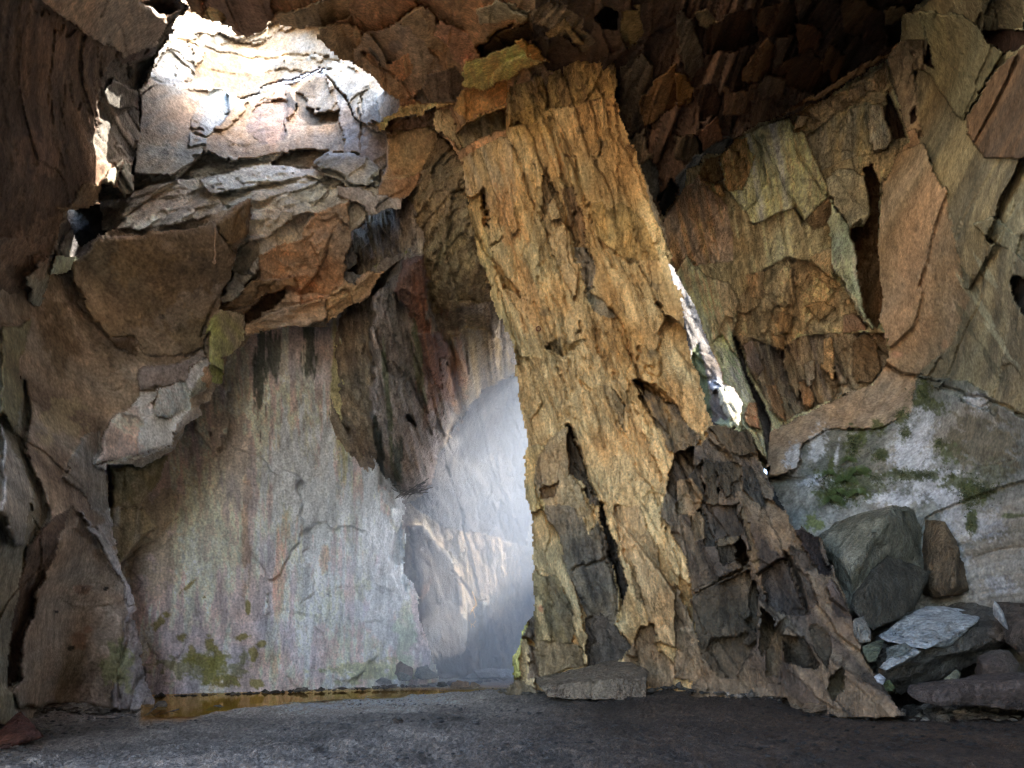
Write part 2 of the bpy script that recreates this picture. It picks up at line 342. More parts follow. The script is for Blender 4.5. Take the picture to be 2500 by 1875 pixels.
# ---- pool water
def build_pool():
    px = np.arange(344, 1268, 6.); py = np.arange(1666, 1762, 1.5); PX, PY = np.meshgrid(px, py)
    Y = (CZ - WATER_Z) * F / (PY - HY); X = (PX - CX) / F * Y
    V = np.stack([X, Y, np.full(X.shape, WATER_Z)], -1).reshape(-1, 3); m = pool_mask(X, Y) > -5
    idx = np.arange(X.size).reshape(X.shape); k = m[:-1, :-1] & m[1:, :-1] & m[:-1, 1:] & m[1:, 1:]
    q = np.stack([idx[:-1, :-1], idx[1:, :-1], idx[1:, 1:], idx[:-1, 1:]], -1)[k]
    mt = bpy.data.materials.new('still_water'); mt.use_nodes = True; N = mt.node_tree.nodes; L = mt.node_tree.links
    for n in list(N): N.remove(n)
    out = N.new('ShaderNodeOutputMaterial'); gl = N.new('ShaderNodeBsdfGlossy'); tr = N.new('ShaderNodeBsdfTransparent'); mx = N.new('ShaderNodeMixShader')
    fr = N.new('ShaderNodeFresnel'); fr.inputs[0].default_value = 1.33; nz = N.new('ShaderNodeTexNoise'); bp = N.new('ShaderNodeBump'); tc = N.new('ShaderNodeTexCoord')
    nz.inputs['Scale'].default_value = 5; bp.inputs['Strength'].default_value = .06; bp.inputs['Distance'].default_value = .02
    L.new(tc.outputs['Object'], nz.inputs[0]); L.new(nz.outputs[0], bp.inputs['Height']); L.new(bp.outputs[0], gl.inputs['Normal']); L.new(bp.outputs[0], fr.inputs['Normal'])
    tr.inputs[0].default_value = (1, .82, .5, 1); gl.inputs['Color'].default_value = (1, .74, .36, 1); gl.inputs['Roughness'].default_value = .03  # orange tint stands in for the reflected overhang
    L.new(fr.outputs[0], mx.inputs[0]); L.new(tr.outputs[0], mx.inputs[1]); L.new(gl.outputs[0], mx.inputs[2]); L.new(mx.outputs[0], out.inputs[0])
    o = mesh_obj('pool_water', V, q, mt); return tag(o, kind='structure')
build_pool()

# ---- streaked wall behind the pool
S = Mass('streaked_wall', Z('V', (-160, 1600), (-160, 560), (480, 480), (860, 500), (880, 700)) + Z('E', (270, 900), (270, 1280), (330, 1400), (440, 1560), (490, 1640)) +
         Z('H', (480, 60), (500, 200), (490, 420), (545, 480), (570, 600), (575, 720), (640, 850), (680, 1000), (705, 1120), (400, 1170)) + Z('V', (900, 1520), (300, 1560)),
         [(370, 1700, 12.2), (300, 1200, 12.0), (-150, 1200, 11.0), (600, 1690, 13.2), (600, 1200, 12.9), (650, 820, 12.2), (1060, 1672, 16.3), (1000, 1300, 15.2), (920, 1000, 14.0), (880, 800, 13.2), (560, 950, 12.2), (800, 1300, 14.1), (760, 1000, 13.0)],
         dict(cell=2.2, asp=3.0, ang=86, amp=.06, tilt=.12, terr=.035, fine=.045, crack=.012, cvar=.10, smix=1.9, vein=.2), c=(.60, .52, .44), c2=(.46, .385, .37), mat=M_streak, seed=3, gain=1.62, thick=2.5)
S.R('E', [(270, 1260), (300, 1220), (400, 1520), (480, 1620), (430, 1659), (330, 1500)], -.25, .5, 0, grey, part='rock_rib')
S.R('H', [(400, 300), (470, 100), (500, 420), (480, 560), (400, 420)], .25, .6, 0, blue)
S.R('D', [(680, 1400), (900, 1380), (1060, 1310), (1010, 1480), (900, 1600), (860, 1659), (720, 1659)], -.55, .3, 0, khaki, part='rock_face')
S.R('G', [(690, 0), (900, 0), (1000, 120), (760, 350), (700, 200)], -.35, .3, 0, pale, khaki, part='rock_face')
S.K('G', [(760, 350), (960, 230), (1120, 60)], 4, .12); S.K('H', [(0, 560), (200, 520), (300, 460)], 3, .06); S.K('G', [(940, 860), (980, 950), (1000, 1060)], 3, .07)
for (x, y, rx, ry) in ((640, 900, 22, 190), (560, 770, 14, 120), (690, 830, 24, 120), (615, 860, 26, 160)): pass
S.S('V', 562, 800, 14, 150, (.035, .05, .04), .85, 0, .42, 8, 60); S.S('V', 668, 740, 18, 90, (.045, .06, .045), .85, 0, .42, 8, 60); S.S('V', 590, 760, 22, 70, (.05, .07, .055), .8, 0, .45, 8, 60)
S.S('V', 735, 880, 26, 190, (.40, .38, .12), .6, 0, .5, 14, 90); S.S('V', 780, 800, 24, 150, (.45, .36, .16), .6, 0, .45, 14, 90)
S.S('V', 605, 1200, 18, 240, (.60, .32, .20), .55, 3, .55, 16, 90); S.S('V', 530, 1150, 14, 150, (.30, .18, .10), .5, 0, .6, 12, 50)
S.S('V', 690, 1080, 70, 240, (.66, .62, .66), .75, 0, .55, 14, 120); S.S('V', 800, 1000, 20, 230, (.68, .66, .72), .7, 0, .45, 8, 120); S.S('V', 620, 1050, 60, 200, (.62, .58, .58), .7, 0, .6, 10, 120); S.S('V', 840, 1250, 60, 260, (.60, .60, .62), .6, 0, .5, 30, 60)
S.S('V', 490, 1010, 60, 140, (.30, .27, .25), .6, 0, .45); S.S('V', 330, 1150, 90, 120, (.33, .28, .2), .7, 0, .45); S.S('V', 440, 1180, 70, 200, (.58, .53, .42), .6, 0, .5, 16, 90)
for (x, y, rx, ry, a) in ((1190, 510, 60, 18, -40), (1010, 740, 90, 30, -50), (1570, 640, 16, 50, 0), (1155, 830, 32, 28, 0), (1210, 960, 30, 70, 0), (1340, 880, 34, 60, -20), (1280, 980, 110, 45, 0), (1340, 1080, 60, 80, 0),
                          (1600, 940, 30, 45, 0), (1660, 870, 44, 22, -10), (1540, 830, 50, 22, -10), (1450, 1110, 90, 40, 0), (1620, 1120, 60, 40, 0), (1290, 580, 16, 12, 0), (1380, 990, 60, 90, 0)):
    S.S('G', x, y, rx, ry, (.19, .155, .035), .85, a, .38, 14, 14)
S.S('V', 440, 1440, 120, 40, (.16, .16, .05), .7, 0, .55, 20, 14); S.S('V', 800, 1450, 120, 30, (.20, .26, .08), .6, 0, .55, 20, 14); S.S('V', 700, 1200, 14, 40, (.5, .3, .2), .6)
S.S('P', 990, 1560, 30, 90, (.33, .42, .30), .6, 0, .5)

# ---- passage wall, striated column
P = Mass('passage_wall', Z('E', (-300, 700), (-300, -300), (300, -500)) + Z('B', (560, 700), (1000, 800), (1180, 1300), (1250, 1659)) + Z('P', (1340, 820), (1345, 1700)) + Z('V', (760, 1500), (760, 1000)),
         [(900, 750, 12.6), (1100, 450, 10.9), (1150, 700, 12.0), (1200, 1000, 16.5), (1100, 1000, 15.2), (1000, 1000, 14.0), (1000, 1200, 15.6), (1150, 1300, 18.0), (1150, 1650, 18.4), (1000, 1650, 17.8), (950, 1400, 17.2), (1340, 1600, 18.8), (1340, 1100, 17.6), (900, 1000, 13.4), (750, 500, 13.6), (700, 800, 13.6), (950, 350, 12.2), (1280, 800, 14.0)],
         dict(cell=1.2, asp=3.4, ang=101, amp=.13, tilt=.22, terr=.03, fine=.06, crack=.05, cvar=.22, smix=1.0, fib=.12), c=(.46, .37, .27), c2=(.30, .24, .19), mat=M_grain, seed=4, gain=.9, thick=1.5)
P.R('B', [(560, 1050), (700, 860), (900, 1000), (960, 1400), (1060, 1659), (1100, 1900), (700, 2000), (520, 1800), (640, 1500), (500, 1250)], -.1, 0, .05, (.56, .43, .24), (.36, .26, .15), cell=.5, asp=1.3, amp=.14, tilt=.35, fine=.08, ang=30)
P.R('E', [(290, 320), (440, 200), (620, 250), (720, 600), (800, 1000), (760, 1200), (690, 1350), (640, 1540), (500, 1545), (430, 1520), (300, 1250), (280, 800)], -1.1, .25, .0, (.42, .33, .28), (.24, .20, .17), part='rock_column', cell=.75, asp=6, amp=.26, tilt=.35, fine=.09, ang=99, smix=1.4)
P.R('E', [(480, 100), (600, 60), (640, 240), (640, 560), (560, 560), (520, 420), (440, 300)], -1.35, .4, .1, (.36, .17, .11), (.22, .12, .09), part='rock_block', cell=.6, asp=2, amp=.1)
P.R('E', [(560, 570), (700, 540), (760, 700), (700, 740), (720, 900), (680, 880), (600, 700)], -1.3, .45, .25, (.36, .17, .10), (.2, .12, .1), part='rock_block', amp=.1)
P.R('E', [(760, 580), (900, 500), (1060, 560), (1150, 700), (1180, 900), (980, 900), (860, 1100)], -.4, .2, 0, (.38, .27, .14), (.25, .19, .13), amp=.08, part='rock_face')
P.R('E', [(620, 1560), (700, 1350), (860, 1060), (1000, 900), (1260, 800), (1300, 1659), (1260, 1900), (700, 1750), (520, 1620)], 0, .12, 0, (.15, .14, .14), (.10, .095, .10), cell=2.4, asp=3.5, amp=.10, tilt=.2, fine=.03, crack=.06, ang=106, cvar=.12, fib=.04)  # grey kept dark as painted shade on the wall under the beam
P.R('H', [(480, 120), (640, 150), (830, 400), (860, 700), (900, 1100), (600, 1100), (560, 480)], -.5, .2, 0, (.17, .16, .155), (.11, .105, .105), part='rock_slab', cell=2, amp=.10, tilt=.2, fine=.04, ang=106, cvar=.12)
P.R('H', [(950, 600), (1010, 600), (1060, 850), (1110, 1100), (960, 1100)], -.35, .35, 0, (.22, .21, .20), (.15, .15, .15), part='rock_slab', amp=.04, cvar=.12)
P.R('H', [(590, 560), (640, 450), (660, 540), (600, 620)], -.6, 0, 0, (.34, .25, .2))
P.K('H', [(960, 600), (955, 700), (965, 900)], 4, .25); P.K('H', [(700, 100), (800, 400), (960, 640)], 4, .16); P.K('H', [(840, 20), (900, 300), (960, 560)], 3, .14)
P.S('V', 820, 980, 9, 90, (.02, .03, .022), .9, -6, .3, 8, 40); P.S('V', 838, 870, 8, 130, (.10, .13, .05), .7, -4, .4, 8, 40); P.S('V', 860, 1000, 12, 60, (.03, .05, .03), .8, 0, .4, 8, 30)
P.S('V', 985, 830, 24, 90, (.52, .30, .14), .6, -6, .5); P.S('V', 955, 800, 60, 120, (.36, .15, .09), .45, 0, .55, 14, 50); P.S('V', 905, 790, 12, 120, (.14, .16, .06), .6, -6, .5, 8, 40)

# ---- left wall: big brown slab, stepped blocks, buttress in front
Lo = Z('P', (-330, 480), (150, 500)) + Z('A', (530, 1550), (700, 1440), (900, 1470), (1100, 1430), (1290, 1440), (1430, 1340), (1590, 1245), (1600, 1480), (1520, 1560), (1490, 1659)) + \
     Z('D', (1470, 200), (1400, 300), (1380, 400), (1540, 420), (1560, 600), (1430, 720), (1420, 850), (1350, 960), (1290, 1000), (1300, 1060), (1180, 1130), (1100, 1290), (900, 1400), (670, 1400), (700, 1659)) + \
     Z('G', (700, 50), (720, 200), (790, 430), (840, 600), (850, 750), (900, 900), (930, 1080), (980, 1200), (1000, 1290), (940, 1330)) + Z('P', (100, 1760), (-330, 1800))
L_ = Mass('cave_wall', Lo, [(0, 1300, 6.2), (-300, 900, 5.0), (60, 1000, 7.6), (150, 1500, 8.9), (360, 1500, 9.9), (370, 1735, 9.7), (120, 1730, 9.0), (200, 1000, 8.9), (400, 650, 9.3), (600, 550, 9.9), (200, 650, 9.0), (450, 1050, 10.3), (560, 800, 10.6), (280, 1200, 9.8), (0, 700, 7.2), (0, 1700, 6.6), (-300, 1700, 5.0)],
          dict(vein=.3, cell=1.9, asp=1.5, ang=70, amp=.06, tilt=.12, terr=.03, fine=.035, crack=.02, cvar=.14, smix=.5), c=(.30, .235, .175), c2=(.17, .13, .10), mat=M_smooth, seed=5, gain=1.6, dsc=.5, thick=4.2)
L_.R('P', [(-330, 800), (30, 800), (70, 1010), (60, 1100), (120, 1250), (90, 1500), (30, 1760), (-330, 1800)], -.3, .4, 0, (.24, .22, .17), (.13, .12, .09), part='rock_face', amp=.12)
L_.R('D', [(190, 470), (180, 620), (130, 720), (130, 1000), (80, 1160), (0, 1060), (0, 510), (100, 510)], -.6, .5, 0, (.22, .19, .11), (.13, .11, .07), part='rock_face')
L_.R('D', [(0, 1090), (120, 1370), (200, 1560), (200, 1659), (150, 1900), (90, 1910), (30, 1700), (0, 1700)], -.9, .6, .0, (.33, .32, .29), (.2, .19, .17), part='rock_slab')
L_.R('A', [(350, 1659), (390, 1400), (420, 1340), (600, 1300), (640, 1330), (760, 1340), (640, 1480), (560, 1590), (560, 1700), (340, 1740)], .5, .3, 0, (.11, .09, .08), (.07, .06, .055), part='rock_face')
L_.R('A', [(560, 1600), (640, 1500), (900, 1468), (1100, 1430), (1290, 1440), (1430, 1340), (1590, 1250), (1560, 1500), (1480, 1580), (1470, 1760), (1380, 1860), (1290, 2080), (1290, 2180), (1150, 2240), (930, 2240), (840, 2110), (700, 2120), (560, 1950), (460, 1780), (460, 1650)], -.14, .04, .02, (.26, .19, .12), (.17, .125, .085), part='rock_slab', cell=3.5, amp=.05, terr=.02, cvar=.08)
L_.R('A', [(1400, 1380), (1590, 1250), (1570, 1480), (1480, 1560), (1380, 1500)], -.35, .25, .1, (.30, .20, .11))
L_.R('D', [(700, 570), (840, 560), (860, 620), (900, 690), (840, 680), (760, 640)], -.25, .5, .3, (.12, .08, .05), part='rock_block')
L_.R('D', [(930, 765), (1180, 710), (1280, 640), (1290, 690), (1190, 770), (1190, 830), (1000, 880), (900, 900), (880, 800)], -.05, .10, .05, (.30, .25, .23), (.22, .18, .16), part='rock_face', cell=3, amp=.03)
L_.R('D', [(1000, 890), (1200, 835), (1210, 930), (1220, 1020), (1050, 1080), (960, 1060), (1000, 950)], -.3, .5, -.1, (.5, .51, .55), (.38, .39, .4), part='rock_block', amp=.03)
L_.R('D', [(1190, 830), (1200, 770), (1280, 690), (1320, 740), (1280, 860), (1210, 930)], -.5, .3, -.3, (.6, .55, .54), part='rock_block', amp=.03)
L_.R('D', [(1210, 930), (1280, 800), (1340, 880), (1310, 910), (1230, 940)], -.45, .6, .2, (.36, .33, .25), part='rock_block')
L_.R('D', [(1270, 770), (1310, 740), (1360, 850), (1340, 890), (1290, 860)], -.48, .7, .1, (.42, .26, .16))
L_.R('D', [(1380, 400), (1540, 420), (1560, 600), (1500, 680), (1420, 680), (1410, 850), (1360, 860), (1310, 720), (1310, 600), (1330, 480)], -.25, .5, 0, (.33, .34, .13), (.30, .25, .20), part='rock_block', amp=.03, ang=85, asp=3)
L_.R('D', [(840, 1010), (900, 910), (990, 900), (990, 950), (920, 1000), (850, 1030)], -.25, 0, -.6, (.66, .6, .56))
L_.R('D', [(600, 1370), (650, 1200), (740, 1060), (840, 1010), (960, 990), (980, 1060), (900, 1100), (870, 1260), (900, 1310)], -.45, .15, -.12, (0.58, 0.486, 0.45), (0.435, 0.362, 0.334), part='rock_slab', cell=3, amp=.02)  # lilac light and ledge highlights put into the tones of these steps
L_.R('D', [(900, 1310), (870, 1260), (900, 1100), (960, 1060), (1050, 1090), (1150, 1030), (1220, 1020), (1200, 1080), (1120, 1120), (1110, 1180), (1080, 1260)], -.38, .45, -.30, (0.696, 0.623, 0.652), (0.551, 0.478, 0.493), part='rock_slab', cell=1.2, amp=.03)
L_.R('D', [(600, 1375), (900, 1312), (1080, 1262), (1090, 1290), (880, 1340), (680, 1420), (640, 1400)], -.40, .2, .7, (.72, .62, .54), part='ledge')
L_.R('D', [(680, 1400), (880, 1340), (1080, 1270), (1170, 1150), (1180, 1240), (1060, 1330), (900, 1400), (700, 1430)], .1, .5, .1, (.28, .24, .20))
L_.R('D', [(1220, 1020), (1290, 1000), (1300, 1060), (1180, 1130), (1110, 1190), (1120, 1120)], -.2, .6, 0, (.36, .31, .27), part='rock_block')
L_.R('D', [(380, 1480), (540, 1190), (640, 1160), (640, 1300), (590, 1380), (660, 1400), (700, 1659), (560, 1659), (520, 1560)], -.1, .35, 0, (.24, .22, .20), (.18, .16, .14), part='rock_face')
# buttress at lower left
L_.R('G', [(450, 0), (480, 40), (600, 200), (700, 330), (790, 430), (840, 600), (760, 800), (730, 1000), (700, 1290), (400, 1270), (110, 1290), (60, 1200), (130, 1120), (120, 850), (200, 740), (260, 500), (360, 300), (400, 100)], -.5, .14, 0, (.27, .215, .165), (.18, .145, .115), part='rock_slab', cell=4, amp=.03, terr=.02, fine=.05, cvar=.08)
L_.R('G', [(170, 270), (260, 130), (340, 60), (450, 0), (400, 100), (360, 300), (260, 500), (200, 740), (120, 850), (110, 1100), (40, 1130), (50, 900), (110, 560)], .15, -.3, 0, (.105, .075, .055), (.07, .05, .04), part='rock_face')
L_.R('G', [(500, 20), (700, 250), (800, 430), (840, 620), (790, 640), (760, 450), (640, 260)], -.45, .9, -.1, (.40, .38, .37))
L_.R('G', [(830, 620), (860, 780), (910, 950), (940, 1100), (1000, 1240), (980, 1300), (900, 1310), (700, 1300), (730, 1050), (760, 850), (790, 700)], -.55, .5, 0, (.20, .175, .165), (.10, .09, .09), part='rock_rib', cell=.6, asp=3, ang=80, amp=.1, fine=.08)
L_.R('G', [(0, 1130), (60, 1200), (120, 1350), (60, 1400), (30, 1580), (0, 1600), (-400, 1600), (-400, 1100)], -1.1, .5, .0, (.24, .23, .17), part='rock_slab')
L_.S('V', 255, 1440, 40, 60, (.16, .17, .07), .7); L_.S('V', 240, 1150, 40, 60, (.3, .3, .3), .5); L_.S('V', 280, 1280, 14, 90, (.36, .33, .34), .6)
for a in ((520, 530, 60, 40), (500, 850, 70, 60), (560, 780, 40, 30)): L_.S('G', *a, (.24, .12, .075), .5)
for a in ((670, 525), (450, 900), (360, 670)): L_.S('G', *a, 22, 14, black, .95, -15, .35)
L_.S('A', 1025, 2005, 16, 14, black, .9, 0, .3); L_.S('A', 1500, 1600, 40, 30, (.12, .07, .04), .6); L_.S('V', 400, 590, 90, 60, (.12, .09, .065), .5); L_.S('V', 300, 560, 80, 60, (.28, .19, .10), .5); L_.S('V', 130, 720, 40, 90, (.13, .09, .05), .6)
L_.S('V', 430, 660, 90, 40, (.27, .23, .2), .5, -20); L_.S('V', 330, 750, 60, 60, (.32, .27, .22), .5); L_.S('V', 130, 900, 60, 60, (.34, .28, .17), .6)
L_.K('D', [(460, 240), (500, 350), (560, 420), (620, 500), (700, 570)], 4, .12); L_.K('G', [(450, 0), (560, 110), (700, 270), (780, 400)], 3, .1)
# ---- upper left: sunlit alcove, broken ledges, orange overhang
Uo = Z('P', (60, 640), (100, -220), (1150, -220)) + Z('B', (1000, 300), (900, 700), (840, 900), (770, 930), (740, 1000), (640, 1100), (600, 1160), (530, 1220), (480, 1260), (470, 1320), (250, 1380), (240, 1440), (150, 1480), (190, 1659)) + \
     Z('E', (120, 160), (200, 170), (290, 130), (500, 10), (560, 20), (420, 120), (300, 230), (260, 330), (150, 400), (0, 490)) + Z('D', (2130, 510), (1900, 510), (1600, 560), (1540, 640), (1400, 700), (1200, 700), (1200, 100)) + Z('A', (1300, 1700), (500, 1700))
U_ = Mass('alcove_wall', Uo, [(340, 480, 10.2), (340, 100, 11.3), (600, 100, 12.6), (900, 100, 11.8), (600, 300, 11.6), (900, 330, 11.3), (600, 470, 10.4), (900, 480, 10.9), (700, 620, 11.1), (1000, 380, 11.2), (1000, 250, 11.0), (650, 850, 11.5), (850, 720, 11.9), (400, 600, 10.2), (600, -200, 13.5), (1100, -200, 12)],
          dict(cell=2.0, asp=1.5, ang=30, amp=.05, tilt=.16, terr=.0, fine=.02, crack=.03, cvar=.16, smix=.6, vein=.0), c=(.52, .43, .32), c2=(.36, .27, .19), mat=M_smooth, seed=6, thick=1.0, gain=1.05, bl=.0, jag=.8, dsc=.6, tsc=.5)
U_.R('P', [(40, -240), (300, -240), (400, 60), (340, 200), (335, 480), (260, 560), (240, 660), (40, 660)], 0, 0, 0, (.10, .08, .06), (.06, .05, .04))  # dark tone in place of shade where sun reaches the left edge
# broken band first, big faces after
U_.R('A', [(870, 1120), (1200, 1000), (1290, 950), (1440, 1020), (1800, 950), (2110, 960), (2203, 1150), (2203, 1659), (1470, 1700), (1480, 1500), (1590, 1250), (1400, 1350), (1100, 1430), (640, 1470), (630, 1200)], 0, 0, -.55, (.70, .62, .50), (.46, .39, .30), cell=.55, asp=2.6, ang=32, amp=.22, tilt=.6, fine=.04, terr=.06, cvar=.3)
U_.R('A', [(930, 480), (1080, 260), (1200, 240), (1240, 480), (1180, 540), (1010, 530)], .2, .3, .1, (.27, .24, .20), (.19, .17, .14), cell=.6, amp=.12, part='rock_face')
U_.R('A', [(1250, 200), (1530, 235), (1690, 110), (2100, 180), (2170, 390), (1900, 500), (1500, 620), (1400, 560), (1190, 530), (1230, 420), (1300, 330)], .35, .18, .32, (0.24, 0.175, 0.11), (0.2, 0.175, 0.145), part='rock_face', cell=3.5, asp=2.5, ang=12, amp=.03, tilt=.06, cvar=.08)
U_.R('A', [(900, 600), (1010, 530), (1180, 560), (1330, 580), (1410, 560), (1490, 580), (1500, 640), (1430, 760), (1290, 960), (1200, 1040), (1060, 1130), (860, 1110), (870, 900), (890, 700)], -.10, .35, .05, (0.42, 0.33, 0.235), (0.32, 0.29, 0.24), part='rock_face', cell=3, asp=1.4, ang=60, amp=.02, tilt=.08, cvar=.08)
U_.R('A', [(1340, 570), (1410, 560), (1440, 620), (1420, 740), (1330, 900), (1210, 920), (1220, 760), (1260, 650)], -.12, .3, .0, (.38, .39, .36), (.36, .37, .35), part='rock_face', cell=3, amp=.01)
U_.R('A', [(1430, 570), (1490, 570), (1503, 640), (1430, 740), (1440, 640)], -.12, .3, .1, (.33, .33, .30))
U_.R('A', [(1503, 640), (1700, 580), (1880, 520), (2080, 430), (2140, 520), (2203, 600), (2300, 800), (2210, 960), (1970, 960), (1780, 960), (1600, 1000), (1440, 1000), (1300, 960), (1290, 930), (1420, 740)], .12, .12, .16, (0.36, 0.24, 0.14), (0.38, 0.29, 0.2), part='rock_face', cell=2.0, asp=1.3, ang=100, amp=.02, tilt=.12, terr=.015, cvar=.12)
U_.R('A', [(1560, 820), (1620, 640), (1830, 640), (1790, 880), (1650, 910)], .04, .15, .2, (0.257, 0.172, 0.117), (0.234, 0.172, 0.133), part='rock_face', cell=3, amp=.01)
U_.R('A', [(1880, 580), (2060, 440), (2150, 620), (2180, 720), (2100, 800), (1960, 800), (1870, 740)], .0, .22, .14, (0.281, 0.203, 0.133), part='rock_face', cell=3, amp=.02)
U_.R('A', [(1820, 560), (1880, 660), (1840, 760), (1825, 740)], .02, 0, 0, (.15, .12, .09))
U_.R('B', [(0, 400), (60, 380), (180, 430), (240, 480), (300, 600), (330, 800), (200, 760), (120, 600), (60, 520), (0, 470)], -.1, .3, .1, (0.328, 0.289, 0.234), part='rock_face', cell=1.5, amp=.03)
U_.R('B', [(0, 480), (80, 560), (200, 760), (330, 830), (370, 900), (370, 1100), (330, 1200), (200, 1190), (120, 1180), (0, 1120), (0, 950), (90, 960), (110, 900), (60, 700)], .1, .35, .08, (0.359, 0.281, 0.211), (0.343, 0.296, 0.25), part='rock_face', cell=2.2, amp=.03, cvar=.1)
U_.R('B', [(0, 960), (130, 960), (250, 1000), (330, 1090), (330, 1190), (120, 1190), (-30, 1110), (-90, 1040)], -.2, .4, -.15, (.52, .49, .42), part='rock_face', cell=2.5, amp=.02, cvar=.08)
U_.R('B', [(200, 740), (330, 780), (480, 740), (690, 690), (800, 740), (840, 960), (700, 900), (690, 830), (400, 830), (340, 800)], -.1, .1, .3, (.46, .29, .18), (.34, .23, .15), cell=.6, amp=.12, tilt=.4)
U_.R('B', [(370, 840), (560, 800), (690, 840), (740, 960), (700, 1040), (600, 1100), (540, 1200), (430, 1240), (340, 1190), (370, 1080)], -.05, .25, .22, (.54, .37, .19), (.50, .30, .16), part='rock_face', cell=1.8, amp=.05, cvar=.1)
U_.R('B', [(350, 1150), (520, 1120), (600, 1090), (540, 1220), (460, 1260), (320, 1240), (320, 1200)], -.15, .2, .5, (.42, .24, .13), part='ledge')
U_.R('B', [(150, 1190), (320, 1240), (480, 1260), (470, 1320), (260, 1380), (220, 1310), (60, 1240), (60, 1200)], -.3, .2, .35, (.50, .40, .33), part='ledge', amp=.08)
# orange overhang
U_.R('D', [(1550, 560), (1560, 450), (1400, 410), (1370, 390), (1480, 330), (1600, 280), (1650, 180), (1640, 60), (1740, 0), (1800, -150), (2000, -200), (2203, -280), (2203, 420), (1900, 510), (1640, 545)], -.35, .12, .30, (.56, .35, .21), (.46, .33, .23), cell=.9, asp=2.8, ang=22, amp=.11, tilt=.4, fine=.03, terr=.09)
U_.R('D', [(1490, -20), (1700, -60), (1900, -200), (2000, -200), (1900, -50), (1740, 0), (1640, 60), (1640, 150), (1570, 230), (1480, 340), (1380, 380), (1410, 300), (1490, 180)], -.25, .25, -.35, (.60, .55, .46), (.45, .40, .34), part='ledge', cell=.4, asp=2, amp=.12, ang=40)
U_.R('D', [(1490, 30), (1600, -40), (1640, -20), (1640, 60), (1560, 190), (1480, 160)], -.3, .5, 0, (.34, .30, .23), part='rock_block')
U_.R('D', [(1550, 480), (1550, 410), (1700, 300), (1800, 250), (1810, 310), (1740, 400), (1650, 440)], .45, 0, .3, (.28, .16, .09), (.2, .11, .06), part='rock_face')
U_.R('D', [(1560, 560), (1560, 490), (1700, 440), (1900, 370), (2203, 300), (2203, 420), (1900, 510), (1640, 545)], -.6, .1, .55, (.58, .37, .22), (.46, .33, .23), part='ledge', cell=.6, asp=5, ang=20, amp=.06, terr=.08)
U_.R('D', [(1600, 220), (1850, 200), (1900, 260), (1810, 250), (1700, 300), (1560, 380), (1400, 400), (1480, 330)], -.5, .1, .2, (.50, .31, .17), part='ledge', amp=.05)
U_.R('E', [(0, 340), (60, 260), (200, 170), (300, 130), (420, 30), (520, 0), (460, 110), (310, 220), (270, 320), (150, 400), (0, 490)], -.55, .2, .45, (.53, .33, .17), (.42, .26, .17), part='ledge', cell=.7, asp=4, ang=28, amp=.08, terr=.08)
# green streaked niche under the ledge
U_.R('B', [(250, 1400), (480, 1330), (560, 1300), (640, 1330), (700, 1560), (560, 1540), (480, 1700), (320, 1720), (220, 1700), (160, 1800), (90, 1760), (110, 1580), (160, 1480)], .55, 0, -.1, (.24, .21, .19), (.19, .165, .15), part='rock_face', cell=.8, asp=6, ang=88, amp=.06, smix=1.2)
for x, y, rx, ry in ((300, 1520, 36, 150), (400, 1440, 16, 100), (490, 1540, 18, 60), (270, 1620, 24, 60)): U_.S('B', x, y, rx, ry, (.17, .20, .035), .85, 0, .35, 10, 40)
U_.S('V', 590, 250, 60, 70, (.50, .31, .20), .5); U_.S('V', 400, 250, 60, 80, (.52, .37, .25), .5, 0, .6); U_.S('V', 560, 130, 60, 30, (.64, .50, .33), .6, -10); U_.S('V', 640, 170, 90, 14, (.45, .44, .46), .6, -20, .45)
U_.K('A', [(1200, 250), (1350, 330), (1600, 370), (2000, 350), (2150, 380)], 3, .06); U_.K('A', [(1820, 150), (1700, 250), (1400, 290)], 2.5, .05); U_.K('A', [(1503, 620), (1700, 560), (1900, 500), (2100, 420)], 4, .15)
U_.K('B', [(0, 960), (110, 960), (190, 970)], 4, .15); U_.K('B', [(200, 600), (215, 800), (210, 930)], 2.5, .08); U_.K('B', [(260, 1160), (320, 1090), (370, 1050)], 2.5, .06)

# ---- dark roof slabs at the top left
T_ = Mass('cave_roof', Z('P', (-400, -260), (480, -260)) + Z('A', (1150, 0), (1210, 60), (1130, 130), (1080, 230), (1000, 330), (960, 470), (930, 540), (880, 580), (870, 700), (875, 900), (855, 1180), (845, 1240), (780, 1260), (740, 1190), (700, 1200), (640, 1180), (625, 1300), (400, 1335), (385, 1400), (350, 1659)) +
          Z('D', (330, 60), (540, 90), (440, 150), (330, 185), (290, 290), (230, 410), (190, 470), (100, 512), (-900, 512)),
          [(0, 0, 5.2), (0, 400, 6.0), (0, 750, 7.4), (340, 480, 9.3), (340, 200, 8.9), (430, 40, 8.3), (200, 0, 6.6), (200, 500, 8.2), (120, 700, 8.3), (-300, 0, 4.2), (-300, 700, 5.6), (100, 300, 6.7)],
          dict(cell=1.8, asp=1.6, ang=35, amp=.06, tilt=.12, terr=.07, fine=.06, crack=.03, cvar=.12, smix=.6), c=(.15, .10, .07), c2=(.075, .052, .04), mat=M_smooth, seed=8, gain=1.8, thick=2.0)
T_.R('A', [(-400, -700), (950, -700), (900, 0), (1050, 100), (1080, 230), (940, 290), (850, 320), (770, 355), (600, 250), (380, 110), (240, 0)], -.35, .12, .18, (.36, .28, .21), (.24, .19, .15), part='rock_slab', cell=3, asp=3, ang=-35, amp=.02, terr=.03, fine=.02, cvar=.06)
T_.R('A', [(900, 0), (1150, 0), (1180, 50), (1100, 90), (1000, 90)], .4, 0, 0, (.06, .04, .03), part='rock_face')
